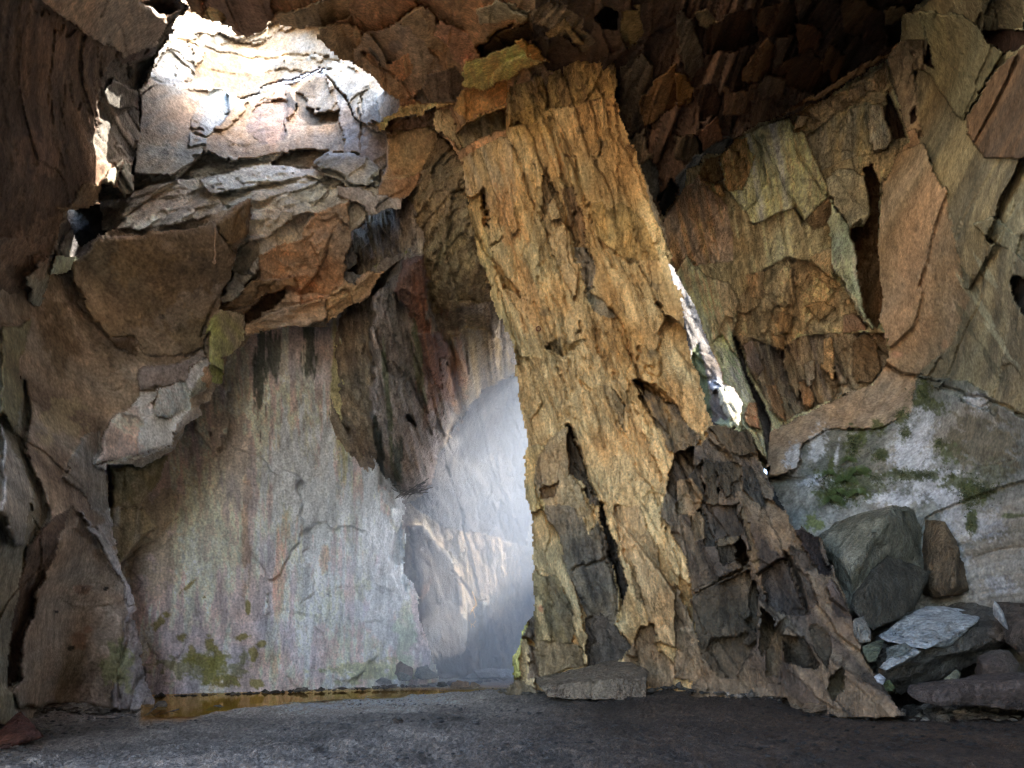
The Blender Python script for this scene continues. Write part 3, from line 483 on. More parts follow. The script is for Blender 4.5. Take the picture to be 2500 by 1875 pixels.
T_.R('A', [(950, 340), (1000, 250), (1100, 110), (1160, 60), (1230, 70), (1130, 140), (1060, 260), (1000, 400), (930, 560), (870, 600)], .2, .4, 0, (.11, .09, .065), cell=.35, amp=.12, tilt=.5)
T_.R('A', [(720, 400), (950, 350), (930, 480), (880, 560), (870, 900), (850, 1000), (640, 1020), (560, 900), (640, 780), (600, 560)], .1, .2, .1, (.16, .125, .095), (.10, .085, .07), cell=.8, asp=2, ang=-30, amp=.08, tilt=.3, terr=.1)
T_.R('A', [(810, 660), (890, 560), (885, 690)], .3, 0, 0, (.06, .035, .03))
T_.R('A', [(700, 500), (830, 560), (860, 560), (850, 680), (690, 690), (640, 600)], -.06, .2, .1, (.10, .085, .07), part='rock_face', amp=.02)
T_.R('A', [(640, 1150), (730, 1040), (780, 980), (760, 1090), (720, 1190)], -.2, .5, 0, (.26, .24, .19), part='rock_block', amp=.02)
T_.R('A', [(750, 1180), (790, 1000), (850, 1040), (845, 1230), (780, 1260)], -.1, -.2, 0, (.18, .17, .14), part='rock_block', amp=.02)
T_.R('A', [(550, 1140), (640, 1180), (620, 1290), (400, 1335), (350, 1300), (450, 1290)], -.1, .2, .2, (.24, .18, .12))
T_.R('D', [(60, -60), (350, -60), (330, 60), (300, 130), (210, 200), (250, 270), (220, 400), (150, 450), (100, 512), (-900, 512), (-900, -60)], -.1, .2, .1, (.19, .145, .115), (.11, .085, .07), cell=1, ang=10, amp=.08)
T_.R('D', [(300, 60), (540, 90), (440, 150), (330, 185), (320, 120)], -.1, .5, -.2, (.34, .40, .34), part='ledge')
T_.R('D', [(150, 200), (350, 40), (350, 80), (290, 290), (240, 400), (170, 350), (200, 260)], -.25, .6, .1, (.26, .26, .22), part='rock_face', cell=.5, ang=30, amp=.06)
T_.S('V', 90, 340, 60, 50, (.17, .11, .08), .6); T_.S('V', 130, 500, 120, 50, (.20, .135, .09), .6, -30); T_.S('V', 60, 560, 60, 50, (.2, .13, .09), .6)

# ---- roof: brown centre, dark splintered right
K_ = Mass('cave_ceiling', Z('P', (440, -240)) + Z('A', (1180, 0), (1210, 70), (1290, 110), (1450, 160), (1470, 210), (1550, 232), (1640, 190), (1700, 130), (1760, 160), (1900, 190), (2000, 180), (2010, 240), (2100, 330), (2160, 400)) +
          Z('B', (10, 300), (60, 370), (150, 390), (200, 430), (280, 480), (330, 560), (430, 640), (430, 720), (300, 760), (320, 820), (430, 760), (640, 710), (690, 690), (670, 800), (720, 880), (810, 990), (840, 1100), (1300, 1150)) + Z('P', (1400, 600), (1590, 640)) +
          Z('C', (-40, 1340), (20, 1250), (60, 1180), (60, 1080), (170, 1040), (190, 980), (330, 950), (390, 870), (520, 800), (720, 730), (900, 650), (1040, 560), (1200, 460), (1340, 370), (1420, 250), (1440, 100), (1600, 0)) + Z('P', (2420, -240)),
          [(500, 20, 9.2), (800, 0, 8.4), (850, 120, 9.6), (900, 240, 10.3), (1060, 280, 10.3), (1120, 370, 10.4), (1250, 0, 7.8), (1250, 200, 9.9), (1450, 220, 9.9), (1400, 420, 11.0), (1500, 0, 7.4), (1500, 450, 11.0), (1700, 500, 10.6), (1640, 400, 10.0), (1950, 260, 10.2), (2180, 90, 9.6), (2250, 0, 8.6), (1800, 100, 8.2), (1800, 300, 9.4), (2300, -200, 7), (1200, -200, 6.6), (600, -200, 7.8)],
          dict(cell=.9, asp=1.7, ang=120, amp=.13, tilt=.32, terr=.05, fine=.03, crack=.05, cvar=.25, smix=.5), c=(.30, .18, .10), c2=(.19, .13, .08), mat=M_smooth, seed=9, gain=2.1, bl=0, thick=1.2)
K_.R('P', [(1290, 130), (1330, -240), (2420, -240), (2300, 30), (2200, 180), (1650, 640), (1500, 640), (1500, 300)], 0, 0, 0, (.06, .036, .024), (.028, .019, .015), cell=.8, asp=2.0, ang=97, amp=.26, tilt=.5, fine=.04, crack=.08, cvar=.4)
K_.R('A', [(1450, 160), (1290, 60), (1300, -300), (1700, -300), (1730, 100), (1690, 200), (1550, 232)], -.2, .1, .15, (.17, .105, .07), part='rock_face', terr=.08, cell=1.2)
K_.R('A', [(1280, 90), (1330, 30), (1440, 100), (1400, 150), (1300, 160)], -.25, .2, .2, (.36, .24, .11), part='rock_block')
K_.R('A', [(1700, 130), (1760, 80), (2000, 40), (2203, -100), (2203, 120), (2000, 180), (1820, 190)], -.1, .15, .2, (.26, .18, .10), part='rock_face')
K_.R('A', [(2010, 240), (2000, 180), (2203, 150), (2290, 200), (2420, 330), (2360, 400), (2220, 380), (2160, 400), (2080, 330)], -.25, .25, .1, (.33, .22, .12), part='rock_slab', amp=.04)
K_.R('B', [(160, 300), (250, 200), (420, 160), (560, 200), (740, 440), (640, 480), (540, 650), (430, 640), (330, 560), (200, 420)], -.1, .1, .2, (.30, .22, .15), (.21, .16, .12), part='rock_slab', cell=.8, ang=-45, asp=2.2, amp=.06, tilt=.3)
K_.R('B', [(410, 160), (580, 30), (720, 180), (720, 330), (560, 250), (480, 170)], -.25, .35, .1, (.25, .18, .11), part='rock_slab', amp=.03)
K_.R('B', [(660, 200), (720, 140), (900, 240), (930, 330), (870, 400), (800, 360), (720, 240)], -.1, .25, .15, (.36, .22, .15), part='rock_slab', amp=.03)
K_.R('B', [(380, 400), (520, 320), (560, 440), (480, 520), (400, 460)], -.15, .3, .2, (.40, .22, .12), part='rock_block', amp=.02)
K_.R('B', [(150, 440), (260, 330), (440, 470), (540, 640), (440, 650), (300, 560)], -.2, .2, .2, (.31, .21, .13), part='rock_slab', amp=.04)
K_.R('B', [(540, 650), (640, 480), (740, 460), (830, 400), (870, 500), (860, 600), (820, 650), (660, 650)], .25, .1, .2, (.17, .13, .10), cell=.35, asp=2.8, ang=150, amp=.15, tilt=.5)
K_.R('B', [(300, 760), (430, 690), (660, 650), (820, 660), (690, 690), (640, 710), (430, 760), (320, 820)], -.2, .1, .2, (.40, .28, .13), part='ledge')
K_.R('B', [(930, 60), (1080, 0), (1280, 60), (1260, 120), (1060, 150), (950, 150)], -.1, .1, .1, (.22, .19, .13), part='rock_block', amp=.05)
K_.R('B', [(940, 350), (940, 290), (1080, 190), (1270, 130), (1300, 200), (1290, 250), (1100, 310), (1020, 350)], .45, 0, .2, (.13, .09, .055), part='rock_face', amp=.02, cell=3)
K_.R('B', [(850, 560), (860, 470), (900, 380), (1060, 320), (1200, 260), (1300, 340), (1390, 380), (1240, 420), (1160, 490), (960, 580)], -.25, .12, .28, (.52, .34, .14), (.44, .28, .13), part='rock_face', cell=1.6, amp=.03, terr=.05)
K_.R('B', [(1190, 240), (1220, 230), (1330, 310), (1400, 385), (1290, 360)], -.4, .2, .3, (.55, .30, .10), part='rock_block')
K_.R('B', [(800, 690), (850, 580), (960, 580), (1150, 510), (1150, 600), (1120, 670), (960, 720), (860, 770)], -.1, .1, .08, (.34, .22, .09), (.28, .18, .08), part='rock_face', cell=3, asp=5, ang=95, amp=.02)
K_.R('B', [(820, 800), (960, 730), (1120, 675), (1130, 700), (980, 745), (850, 800)], -.2, .1, .6, (.44, .30, .14), part='ledge')
K_.R('B', [(840, 800), (960, 740), (1120, 695), (1130, 830), (1000, 850), (850, 940), (800, 860)], .15, .1, .0, (.20, .18, .13), (.18, .14, .07), part='rock_face', cell=3, asp=5, ang=95, amp=.02)
K_.R('B', [(680, 700), (780, 690), (830, 960), (740, 880), (665, 820)], .1, .4, 0, (.34, .27, .16), part='rock_block', amp=.02)
K_.R('B', [(1280, 60), (1420, 0), (1620, 100), (1600, 180), (1700, 260), (1630, 330), (1500, 220), (1400, 160), (1280, 130)], 0, 0, 0, (.18, .13, .08), cell=.4, asp=4, ang=115, amp=.16, tilt=.5)
K_.R('B', [(1380, 200), (1500, 110), (1560, 190), (1640, 280), (1560, 260), (1500, 180), (1400, 230)], -.2, .2, 0, (.36, .24, .11), part='rock_block')
K_.R('B', [(1690, 100), (1750, 30), (1830, 70), (1820, 180), (1740, 190)], .5, 0, 0, (.05, .04, .03), part='rock_face')
# dark splintered right: long fins and blocks
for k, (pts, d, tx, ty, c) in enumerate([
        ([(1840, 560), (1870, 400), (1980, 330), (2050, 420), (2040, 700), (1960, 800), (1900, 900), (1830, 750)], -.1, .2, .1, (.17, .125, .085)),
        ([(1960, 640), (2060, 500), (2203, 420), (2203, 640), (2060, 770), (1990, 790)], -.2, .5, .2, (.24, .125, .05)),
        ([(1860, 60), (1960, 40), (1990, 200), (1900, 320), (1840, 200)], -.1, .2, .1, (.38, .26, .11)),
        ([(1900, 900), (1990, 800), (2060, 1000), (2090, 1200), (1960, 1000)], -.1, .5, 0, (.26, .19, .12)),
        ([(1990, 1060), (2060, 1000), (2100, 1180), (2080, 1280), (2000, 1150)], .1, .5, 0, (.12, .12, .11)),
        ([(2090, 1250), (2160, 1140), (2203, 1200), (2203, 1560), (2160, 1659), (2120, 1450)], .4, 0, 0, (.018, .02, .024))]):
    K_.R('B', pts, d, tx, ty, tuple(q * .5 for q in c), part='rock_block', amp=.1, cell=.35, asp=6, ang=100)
for k, (pts, d, tx, ty, c) in enumerate([
        ([(120, 80), (200, 50), (260, 150), (200, 200), (140, 160)], -.3, .3, .2, (.25, .18, .10)), ([(170, 190), (370, 80), (500, 60), (520, 260), (400, 290), (200, 370)], .1, .3, .4, (.095, .05, .028)),
        ([(530, 60), (760, 10), (800, 180), (760, 230), (540, 230)], -.05, .4, .3, (.12, .06, .032)), ([(760, 160), (860, 150), (920, 230), (910, 330), (800, 330)], -.2, .4, .3, (.16, .08, .045)),
        ([(440, 400), (570, 240), (620, 280), (600, 480), (500, 550), (430, 480)], -.25, .5, .3, (.20, .105, .05)), ([(600, 480), (680, 380), (860, 300), (1000, 420), (1010, 540), (840, 580), (660, 540)], 0, .2, .5, (.10, .052, .03)),
        ([(930, 380), (1000, 260), (1060, 350), (1000, 520), (960, 500)], -.3, .5, .2, (.15, .08, .04)), ([(0, 480), (60, 480), (120, 560), (110, 620), (0, 690)], -.2, .3, .2, (.30, .16, .05)),
        ([(120, 560), (260, 540), (300, 640), (280, 720), (140, 760)], -.1, .4, .3, (.10, .055, .035)), ([(310, 570), (480, 560), (500, 700), (320, 730)], -.15, .3, .2, (.15, .085, .05)),
        ([(140, 840), (260, 740), (310, 860), (310, 940), (200, 960)], -.35, .4, .3, (.17, .08, .045)), ([(0, 870), (120, 850), (180, 960), (80, 1040), (0, 1000)], -.1, .4, .2, (.11, .075, .045)),
        ([(520, 560), (560, 480), (700, 520), (680, 640), (530, 640)], -.2, .1, .3, (.13, .09, .07)), ([(1020, 20), (1180, 0), (1270, 80), (1160, 210), (1060, 180)], -.2, .3, .3, (.16, .10, .055)),
        ([(1170, 140), (1310, 60), (1310, 250), (1200, 290)], 0, .5, .2, (.10, .06, .05)), ([(1310, 50), (1440, 20), (1480, 100), (1320, 160)], -.3, .3, .2, (.30, .22, .13)), ([(1320, 160), (1430, 110), (1430, 250), (1330, 290)], .3, 0, 0, (.04, .022, .018)),
        ([(60, 60), (130, 240), (200, 420), (90, 520), (0, 340), (0, 100)], -.2, .4, .1, (.17, .13, .09))]):
    K_.R('C', pts, d, tx, ty, tuple(q * .42 for q in c), part='rock_block', amp=.06, cell=.5, asp=3.5, ang=95)
K_.R('C', [(1340, 330), (1400, 260), (1400, 300), (1200, 440), (1000, 560), (720, 700), (600, 770), (700, 690), (980, 530), (1200, 390)], -.1, .1, .5, (.36, .22, .10), (.2, .14, .09), part='ledge', cell=.5, asp=6, ang=30, amp=.03)
K_.R('C', [(20, 1250), (60, 1180), (60, 1080), (170, 1040), (380, 880), (320, 850), (180, 960), (50, 1060), (-20, 1150)], .05, .1, .3, (.05, .055, .06), cell=.3, asp=4, ang=30, amp=.08)
K_.S('B', 300, 350, 12, 60, (.10, .09, .08), .8, -40, .4); K_.S('B', 430, 290, 50, 40, (.13, .11, .10), .6)
K_.K('B', [(410, 160), (500, 90), (590, 30)], 3.5, .12); K_.K('B', [(940, 290), (1060, 200), (1270, 120)], 4, .25); K_.K('B', [(240, 330), (340, 420), (430, 470)], 6, .2)
# ---- right: back wall seen past the pillar
W_ = Mass('back_wall', Z('P', (1560, 560), (1640, 300), (2000, 60), (2300, -60), (2420, 60), (2300, 1250), (1900, 1300)) + Z('F', (640, 1500), (610, 1450), (560, 1420), (470, 1330), (380, 1260), (300, 1250), (400, 1130), (415, 1000), (350, 900), (300, 890), (270, 780), (200, 620), (130, 400), (20, 200), (0, 170)),
          [(1650, 500, 11.6), (1900, 300, 11.2), (2150, 200, 10.6), (2200, 500, 11.4), (1700, 800, 12.3), (1850, 1050, 12.0), (1900, 700, 12.6), (2100, 750, 12.6), (2050, 950, 12.8), (1950, 1000, 12.9), (1850, 1180, 11.6), (2300, 300, 10.4), (2200, 900, 12.2)],
          dict(vein=.3, cell=1.1, asp=5.0, ang=118, amp=.06, tilt=.20, terr=.02, fine=.04, crack=.04, cvar=.22, smix=.9, fib=.06), c=(.44, .40, .26), c2=(.28, .23, .14), mat=M_grain, seed=12, gain=2.1, bl=.0, jag=.6, tsc=.8, thick=1.5)
W_.R('C', [(0, 1250), (150, 1100), (330, 1300), (360, 1659), (0, 1700), (-150, 1500)], 0, .2, 0, (.38, .25, .14), (.28, .22, .17), cell=.7, asp=4)
W_.R('C', [(270, 960), (390, 880), (560, 790), (700, 750), (830, 860), (900, 1050), (960, 1150), (970, 1220), (800, 1390), (740, 1310), (480, 1420), (400, 1300), (300, 1150)], -.35, .05, .05, (.50, .47, .33), (.42, .36, .22), part='rock_slab', cell=2.2, asp=5, amp=.08, tilt=.15, cvar=.12)
W_.R('C', [(270, 960), (390, 880), (450, 860), (500, 1000), (430, 1200), (330, 1200)], -.42, .3, .05, (.56, .38, .18), part='rock_face', cell=2, amp=.04)
W_.R('C', [(150, 1100), (190, 1000), (270, 990), (310, 1130), (250, 1160), (170, 1140)], -.3, .2, .3, (.26, .17, .08), part='rock_block', amp=.03)
W_.R('C', [(170, 1150), (300, 1170), (310, 1240), (220, 1210)], -.3, .2, -.3, (.55, .36, .18), part='rock_block', amp=.03)
W_.R('C', [(700, 740), (1060, 560), (1330, 400), (1360, 560), (1330, 640), (1200, 640), (1040, 690), (860, 830), (760, 840)], -.1, .1, .25, (.40, .31, .17), (.30, .24, .15), cell=.5, asp=2, ang=150, amp=.09, tilt=.4)
W_.R('C', [(730, 840), (760, 740), (850, 740), (800, 800)], -.4, .3, .2, (.38, .31, .21), part='rock_block')
W_.R('C', [(1060, 640), (1090, 560), (1200, 520), (1210, 600), (1130, 640)], -.2, .3, .1, (.28, .22, .14), part='rock_block')
W_.R('C', [(1210, 580), (1260, 470), (1320, 380), (1330, 500), (1310, 560)], 0, .5, .1, (.36, .26, .15), part='rock_block')
W_.R('C', [(840, 860), (1040, 700), (1240, 640), (1330, 680), (1360, 780), (1390, 900), (1330, 960), (1100, 1000), (930, 1080), (880, 980)], 0, .1, 0, (.38, .32, .18), (.26, .24, .18), cell=.6, asp=2.4, ang=105, amp=.10, tilt=.4, fine=.05)
W_.R('C', [(1240, 660), (1310, 660), (1370, 880), (1340, 950), (1240, 960), (1220, 800)], -.35, .4, 0, (.36, .28, .16), (.28, .28, .24), part='rock_slab', amp=.04)
W_.R('C', [(1330, 560), (1370, 640), (1410, 760), (1460, 880), (1380, 890), (1330, 740)], .35, 0, 0, (.10, .06, .035), part='rock_face', amp=.02)
W_.R('C', [(960, 1130), (1050, 1070), (1120, 1080), (1200, 1130), (1230, 1350), (1200, 1420), (1170, 1380), (1110, 1430), (1060, 1350), (970, 1230)], -.5, .15, .05, (.38, .36, .27), (.30, .28, .2), part='rock_slab', cell=1.2, asp=5, amp=.05)
W_.R('C', [(960, 1240), (1110, 1430), (1140, 1659), (1170, 1800), (1250, 2090), (1150, 1990), (1060, 1800), (990, 1700)], -.6, .25, -.05, (.37, .40, .31), (.30, .33, .24), part='rock_slab', cell=1.5, asp=6, amp=.03)
W_.R('C', [(800, 1390), (960, 1240), (985, 1350), (940, 1420), (860, 1450)], -.1, .1, .3, (.24, .17, .10), part='rock_face')
W_.R('F', [(850, 60), (980, 0), (1000, 250), (960, 260), (900, 170)], -.45, .3, 0, (.46, .34, .20), part='rock_slab', amp=.02)
W_.R('C', [(1120, 1430), (1200, 1420), (1240, 1350), (1200, 1140), (1170, 1060), (1240, 1030), (1310, 1180), (1290, 1300), (1290, 1500), (1310, 1700), (1320, 1900), (1270, 2080), (1200, 2000), (1150, 1750)], .8, -.3, 0, (.17, .10, .05), (.12, .075, .04), part='rock_face', cell=1.5, asp=5, ang=97, amp=.05)
W_.R('F', [(1240, 540), (1200, 430), (1190, 480), (1130, 420), (1050, 240), (1000, 200), (1130, 330), (1180, 440)], -.55, .2, 0, (.50, .46, .34))
# rubble and pleated rock under the slabs
W_.R('F', [(370, 350), (500, 200), (700, 60), (860, 100), (1050, 260), (1220, 520), (1000, 560), (800, 560), (640, 660), (480, 620), (360, 560)], .1, 0, .15, (.36, .28, .17), (.21, .16, .10), cell=.5, asp=1.4, ang=100, amp=.18, tilt=.6, fine=.05, crack=.08, cvar=.3)
W_.R('F', [(360, 560), (490, 600), (650, 650), (800, 570), (1000, 560), (1240, 550), (1340, 560), (1340, 740), (1240, 870), (1000, 980), (860, 1030), (690, 1110), (600, 1050), (480, 800)], .25, .05, .1, (.24, .185, .125), (.13, .10, .08), cell=.75, asp=5.5, ang=106, amp=.32, tilt=.6, fine=.05, crack=.15, cvar=.3)
for pts, c in (([(580, 930), (560, 870), (640, 880), (680, 1020), (700, 1110), (620, 1060)], (.34, .21, .12)), ([(780, 860), (820, 840), (880, 960), (860, 1030), (800, 1000)], (.30, .17, .09)), ([(930, 600), (980, 580), (1010, 780), (1000, 860), (930, 760)], (.36, .23, .12)),
               ([(1110, 620), (1180, 560), (1260, 600), (1290, 780), (1230, 870), (1130, 860)], (.14, .09, .05)), ([(420, 640), (480, 610), (560, 780), (540, 820), (460, 760)], (.22, .17, .15)), ([(820, 740), (880, 720), (900, 830), (840, 900)], (.24, .19, .14)), ([(680, 640), (740, 700), (790, 900), (770, 990), (700, 800)], (.26, .19, .12)),
               ([(440, 180), (560, 170), (550, 320), (470, 330)], (.38, .27, .16)), ([(640, 420), (730, 430), (720, 560), (650, 540)], (.33, .22, .12)), ([(820, 380), (920, 350), (1000, 400), (900, 480)], (.28, .2, .11)), ([(1050, 440), (1140, 420), (1220, 530), (1060, 550)], (.30, .19, .13)), ([(600, 560), (680, 560), (690, 660), (620, 650)], (.36, .22, .11))):
    W_.R('F', pts, -.12, .35, .05, c, part='rock_block', amp=.04, cell=.8, asp=4)
# long pale green slab beside the gap
W_.R('F', [(0, 160), (60, 50), (200, 200), (330, 230), (400, 350), (370, 560), (400, 720), (470, 900), (540, 1050), (580, 1200), (590, 1370), (500, 1230), (430, 1170), (420, 1000), (350, 900), (300, 890), (200, 620), (130, 400)], -.3, .15, 0, (.40, .38, .26), (.33, .26, .17), part='rock_slab', cell=1.8, asp=7, ang=113, amp=.05, tilt=.12)
W_.R('F', [(240, 600), (300, 560), (400, 720), (470, 900), (500, 990), (450, 1000), (350, 900), (300, 860)], -.34, .2, 0, (.40, .48, .32), (.36, .42, .26))
W_.R('F', [(440, 1150), (510, 1180), (560, 1300), (592, 1370), (520, 1290), (480, 1200)], -.8, .3, 0, (.48, .33, .18), part='rock_slab')
W_.R('F', [(455, 1000), (500, 990), (530, 1090), (540, 1170), (450, 1130), (430, 1080)], -.7, .4, 0, (.34, .20, .12), part='rock_block')
W_.R('F', [(360, 570), (400, 620), (450, 800), (560, 1020), (600, 1100), (610, 1180), (590, 1350), (550, 1150), (470, 900), (390, 700)], .7, .6, 0, (.10, .09, .09))
W_.K('C', [(730, 870), (800, 1000), (880, 1130), (950, 1240)], 3, .1); W_.K('C', [(540, 860), (700, 1200), (790, 1380)], 3, .09); W_.K('C', [(740, 1300), (800, 1400)], 5, .2); W_.K('C', [(1000, 1090), (1130, 1250), (1200, 1350)], 2.5, .06)

# ---- right wall, with mossy dome below
Ro = Z('F', (530, 1480), (572, 1385), (600, 1180), (690, 1120), (860, 1030), (1000, 960), (1230, 880), (1240, 850), (1330, 740), (1340, 660), (1330, 560), (1280, 480), (1310, 390), (1290, 100)) + \
     Z('C', (1280, 1500), (1280, 1300), (1300, 1180), (1370, 1000), (1480, 880), (1440, 800), (1400, 640), (1340, 470), (1330, 380), (1430, 260), (1440, 100), (1600, 0)) + Z('P', (2420, -260), (2950, -260), (2950, 1800), (1850, 1800), (1830, 1500))
R_ = Mass('cave_wall', Ro, [(2200, 200, 9.2), (2150, 500, 9.8), (2180, 850, 10.4), (2500, 100, 6.6), (2500, 500, 6.6), (2500, 900, 7.2), (2300, 700, 8.8), (1880, 1200, 11.0), (2100, 1000, 10.9), (2230, 920, 10.2), (2000, 1200, 10.4), (2300, 1250, 9.0), (2500, 1200, 7.6), (1900, 1500, 10.6), (2300, 1600, 9.2), (2500, 1600, 7.9), (2900, 700, 4.4), (2900, 1600, 5.5), (2400, -200, 6.4)],
          dict(cell=1.6, asp=4.5, ang=122, amp=.04, tilt=.14, terr=.03, fine=.04, crack=.0, cvar=.08, smix=1.1, fib=.04), c=(.27, .235, .145), c2=(.16, .14, .095), mat=M_smooth, seed=13, gain=1.15, bl=0, jag=.8, dsc=.45, thick=2.5)
R_.R('C', [(1280, 1700), (1280, 1300), (1370, 1000), (1480, 880), (1560, 900), (1700, 1200), (1800, 1659), (1860, 1900), (1750, 2180), (1500, 2400), (1300, 2300), (1260, 2050), (1310, 1950)], -.05, .15, 0, (.36, .25, .16), (.26, .19, .12), part='rock_face', cell=3, amp=.03, fine=.05)
R_.R('C', [(1430, 100), (1560, 60), (1800, 90), (1960, 200), (2070, 350), (1900, 600), (1810, 760), (1700, 600), (1560, 420), (1500, 350), (1440, 250)], -.25, .1, .15, (.22, .205, .12), (.16, .145, .09), part='rock_slab', cell=3, amp=.02)
R_.R('C', [(1340, 350), (1430, 260), (1580, 260), (1590, 440), (1500, 460), (1540, 700), (1560, 860), (1470, 860), (1400, 640)], -.05, .3, .05, (.30, .235, .16), (.2, .16, .11), cell=.6, amp=.12, tilt=.35)
R_.R('C', [(1570, 400), (1590, 280), (1620, 350), (1630, 445)], .4, 0, 0, (.07, .04, .04)); R_.R('C', [(1490, 720), (1520, 670), (1540, 750), (1500, 800)], .3, 0, 0, (.06, .035, .03))
R_.R('C', [(1480, 850), (1530, 820), (1530, 900), (1400, 980), (1440, 900)], -.25, .2, .2, (.38, .27, .18), part='rock_block')
R_.R('C', [(1940, 190), (2000, 180), (2203, 200), (2500, 200), (2500, 250), (2203, 280), (2080, 350), (1960, 260)], .5, 0, 0, (.05, .03, .025), part='rock_face')
R_.R('C', [(2100, -300), (2203, 0), (2203, 180), (2120, 190), (1950, 200), (1930, 0), (1900, -300)], -.1, .1, .2, (.15, .135, .095), part='rock_slab')
R_.R('C', [(1830, 740), (2000, 480), (2203, 290), (2900, 200), (2900, 900), (2203, 1000), (1950, 1000), (1840, 850)], -.3, -.1, .05, (.16, .10, .06), (.12, .085, .06), part='rock_slab', cell=3, amp=.03)
R_.R('C', [(1890, 1410), (2000, 1370), (2203, 1500), (2203, 1659), (2150, 1600), (2000, 1520)], -.15, .3, .1, (.25, .23, .15), part='rock_slab', amp=.03)
R_.R('F', [(2110, 200), (2130, 190), (2203, 200), (2500, 300), (2500, 500), (2203, 430), (2140, 330)], .5, 0, 0, (.03, .025, .02))
# lower dome: dry brown lip, grey-white mineral crust, moss
R_.R('F', [(560, 1460), (590, 1360), (600, 1180), (860, 1030), (1230, 880), (1340, 740), (1430, 800), (1520, 820), (1530, 900), (1480, 1060), (1300, 1150), (1000, 1150), (800, 1250), (760, 1400), (640, 1460)], -.1, .05, -.15, (.34, .24, .155), (.26, .19, .13), part='rock_face', cell=2.4, amp=.04, ang=60)
R_.R('F', [(1530, 810), (1720, 900), (1900, 960), (2203, 1100), (2900, 1300), (2900, 2800), (600, 2800), (560, 1470), (760, 1400), (800, 1250), (1000, 1150), (1300, 1150), (1480, 1060)], -.12, .0, 0, (.25, .24, .215), (.12, .12, .10), cell=1.4, asp=2, ang=55, amp=.03, tilt=.04, vein=.5, fine=.07, cvar=.06, smix=.5)
R_.R('F', [(1530, 830), (1700, 850), (1850, 860), (2040, 1000), (2030, 1100), (1900, 1020), (1720, 930), (1580, 860)], -.25, .1, .1, (.17, .17, .14), part='rock_slab')
wh = (.46, .47, .50)
for x, y, rx, ry, a in ((1560, 1150, 90, 160, 20), (1450, 1250, 80, 120, 20), (1600, 1500, 420, 90, 0), (1500, 1350, 160, 110, 0), (1020, 1310, 14, 90, 10), (1720, 1590, 110, 60, 0), (1400, 1600, 200, 50, 0), (900, 1250, 60, 120, 10), (740, 1340, 60, 100, 0), (1900, 980, 90, 60, 30), (900, 1480, 120, 40, -10)): R_.S('F', x, y, rx, ry, wh, .68, a, .40, 9, 9)
for x, y, rx, ry in ((1950, 120, 160, 120), (1750, 60, 100, 120), (1700, 350, 160, 90), (1400, 300, 80, 60), (1750, 520, 120, 60), (2050, 500, 120, 60)): R_.S('I', x, y, rx, ry, (.33, .335, .35), .65, 0, .42, 8, 8)
for x, y, rx, ry, a in ((1560, 900, 60, 70, 0), (1430, 1080, 50, 60, 0), (1120, 1250, 60, 130, 0), (1180, 1200, 40, 60, 0), (1300, 1330, 60, 50, 0), (1120, 1480, 260, 60, 15), (1480, 1450, 300, 40, 0), (990, 1600, 120, 50, 0), (1900, 1560, 130, 90, 0), (1060, 1560, 200, 70, 0), (1800, 1500, 160, 60, 0),
                         (1450, 1190, 40, 60, 0), (1660, 1250, 40, 40, 0), (980, 1380, 30, 60, 10), (1280, 1150, 60, 60, 0), (1750, 1300, 120, 80, 0), (1600, 1000, 140, 60, 20)): R_.S('F', x, y, rx, ry, moss, .85, a, .5, 8, 8)
R_.S('F', 1950, 1250, 260, 200, (.13, .11, .07), .8, 30, .45, 20, 12); R_.S('F', 2000, 1450, 160, 100, (.10, .10, .06), .7, 0, .5, 14, 10); R_.S('F', 1300, 1500, 300, 60, (.10, .10, .07), .6, 10, .5, 14, 10)
R_.S('I', 1870, 90, 40, 90, moss, .9, 0, .35, 10, 10); R_.S('I', 880, 110, 70, 60, (.15, .17, .05), .85, 0, .4, 10, 10); R_.S('I', 2150, 60, 90, 20, moss, .8)
for x, y, rx, ry in ((1900, 350, 30, 260), (2050, 600, 30, 200), (1950, 150, 24, 200)): R_.S('F', x, y, rx, ry, (.38, .38, .27), .6, -32, .5, 8, 40); R_.S('F', x - 70, y + 120, rx, ry, (.09, .085, .055), .7, -32, .5, 10, 50)
R_.S('F', 1480, 130, 100, 160, (.42, .26, .15), .5); R_.S('F', 1400, 690, 50, 30, (.40, .20, .13), .5); R_.S('F', 1700, 620, 40, 40, (.40, .24, .15), .5)
R_.K('F', [(1340, 740), (1400, 790), (1450, 810), (1520, 820)], 3, .1); R_.K('F', [(1530, 830), (1720, 900), (1900, 960), (2203, 1080)], 4, .15); R_.K('F', [(570, 1450), (700, 1460), (850, 1470), (1000, 1600)], 5, .12)

# ---- sunny rocks outside, seen through the gap right of the pillar
G_ = Mass('outside_rock', Z('F', (-150, 80), (150, 80), (500, 900), (520, 1400), (-100, 1500)), [(1650, 700, 17.5), (1700, 1000, 16.8), (1800, 1050, 16.0), (1750, 800, 17.6), (1650, 1150, 16)],
          dict(cell=1.6, asp=3, ang=115, amp=.08, tilt=.25, cvar=.15), c=(.20, .18, .165), c2=(.11, .09, .075), mat=M_smooth, seed=14, gain=.5, thick=1.5)
G_.R('F', [(140, 620), (220, 900), (250, 1140), (140, 1140), (100, 700)], .1, 0, 0, (.14, .17, .08)); G_.R('F', [(210, 870), (270, 830), (300, 890), (240, 920)], -.4, 0, .2, (.22, .24, .28), part='rock_block')
G_.R('F', [(270, 900), (330, 890), (400, 960), (415, 1060), (410, 1180), (350, 1120), (290, 1000)], -.7, .2, 0, (.50, .47, .34), part='rock_block'); G_.R('F', [(260, 1140), (340, 1070), (380, 1120), (360, 1160)], -.6, 0, -.4, (.40, .44, .26), part='rock_block')

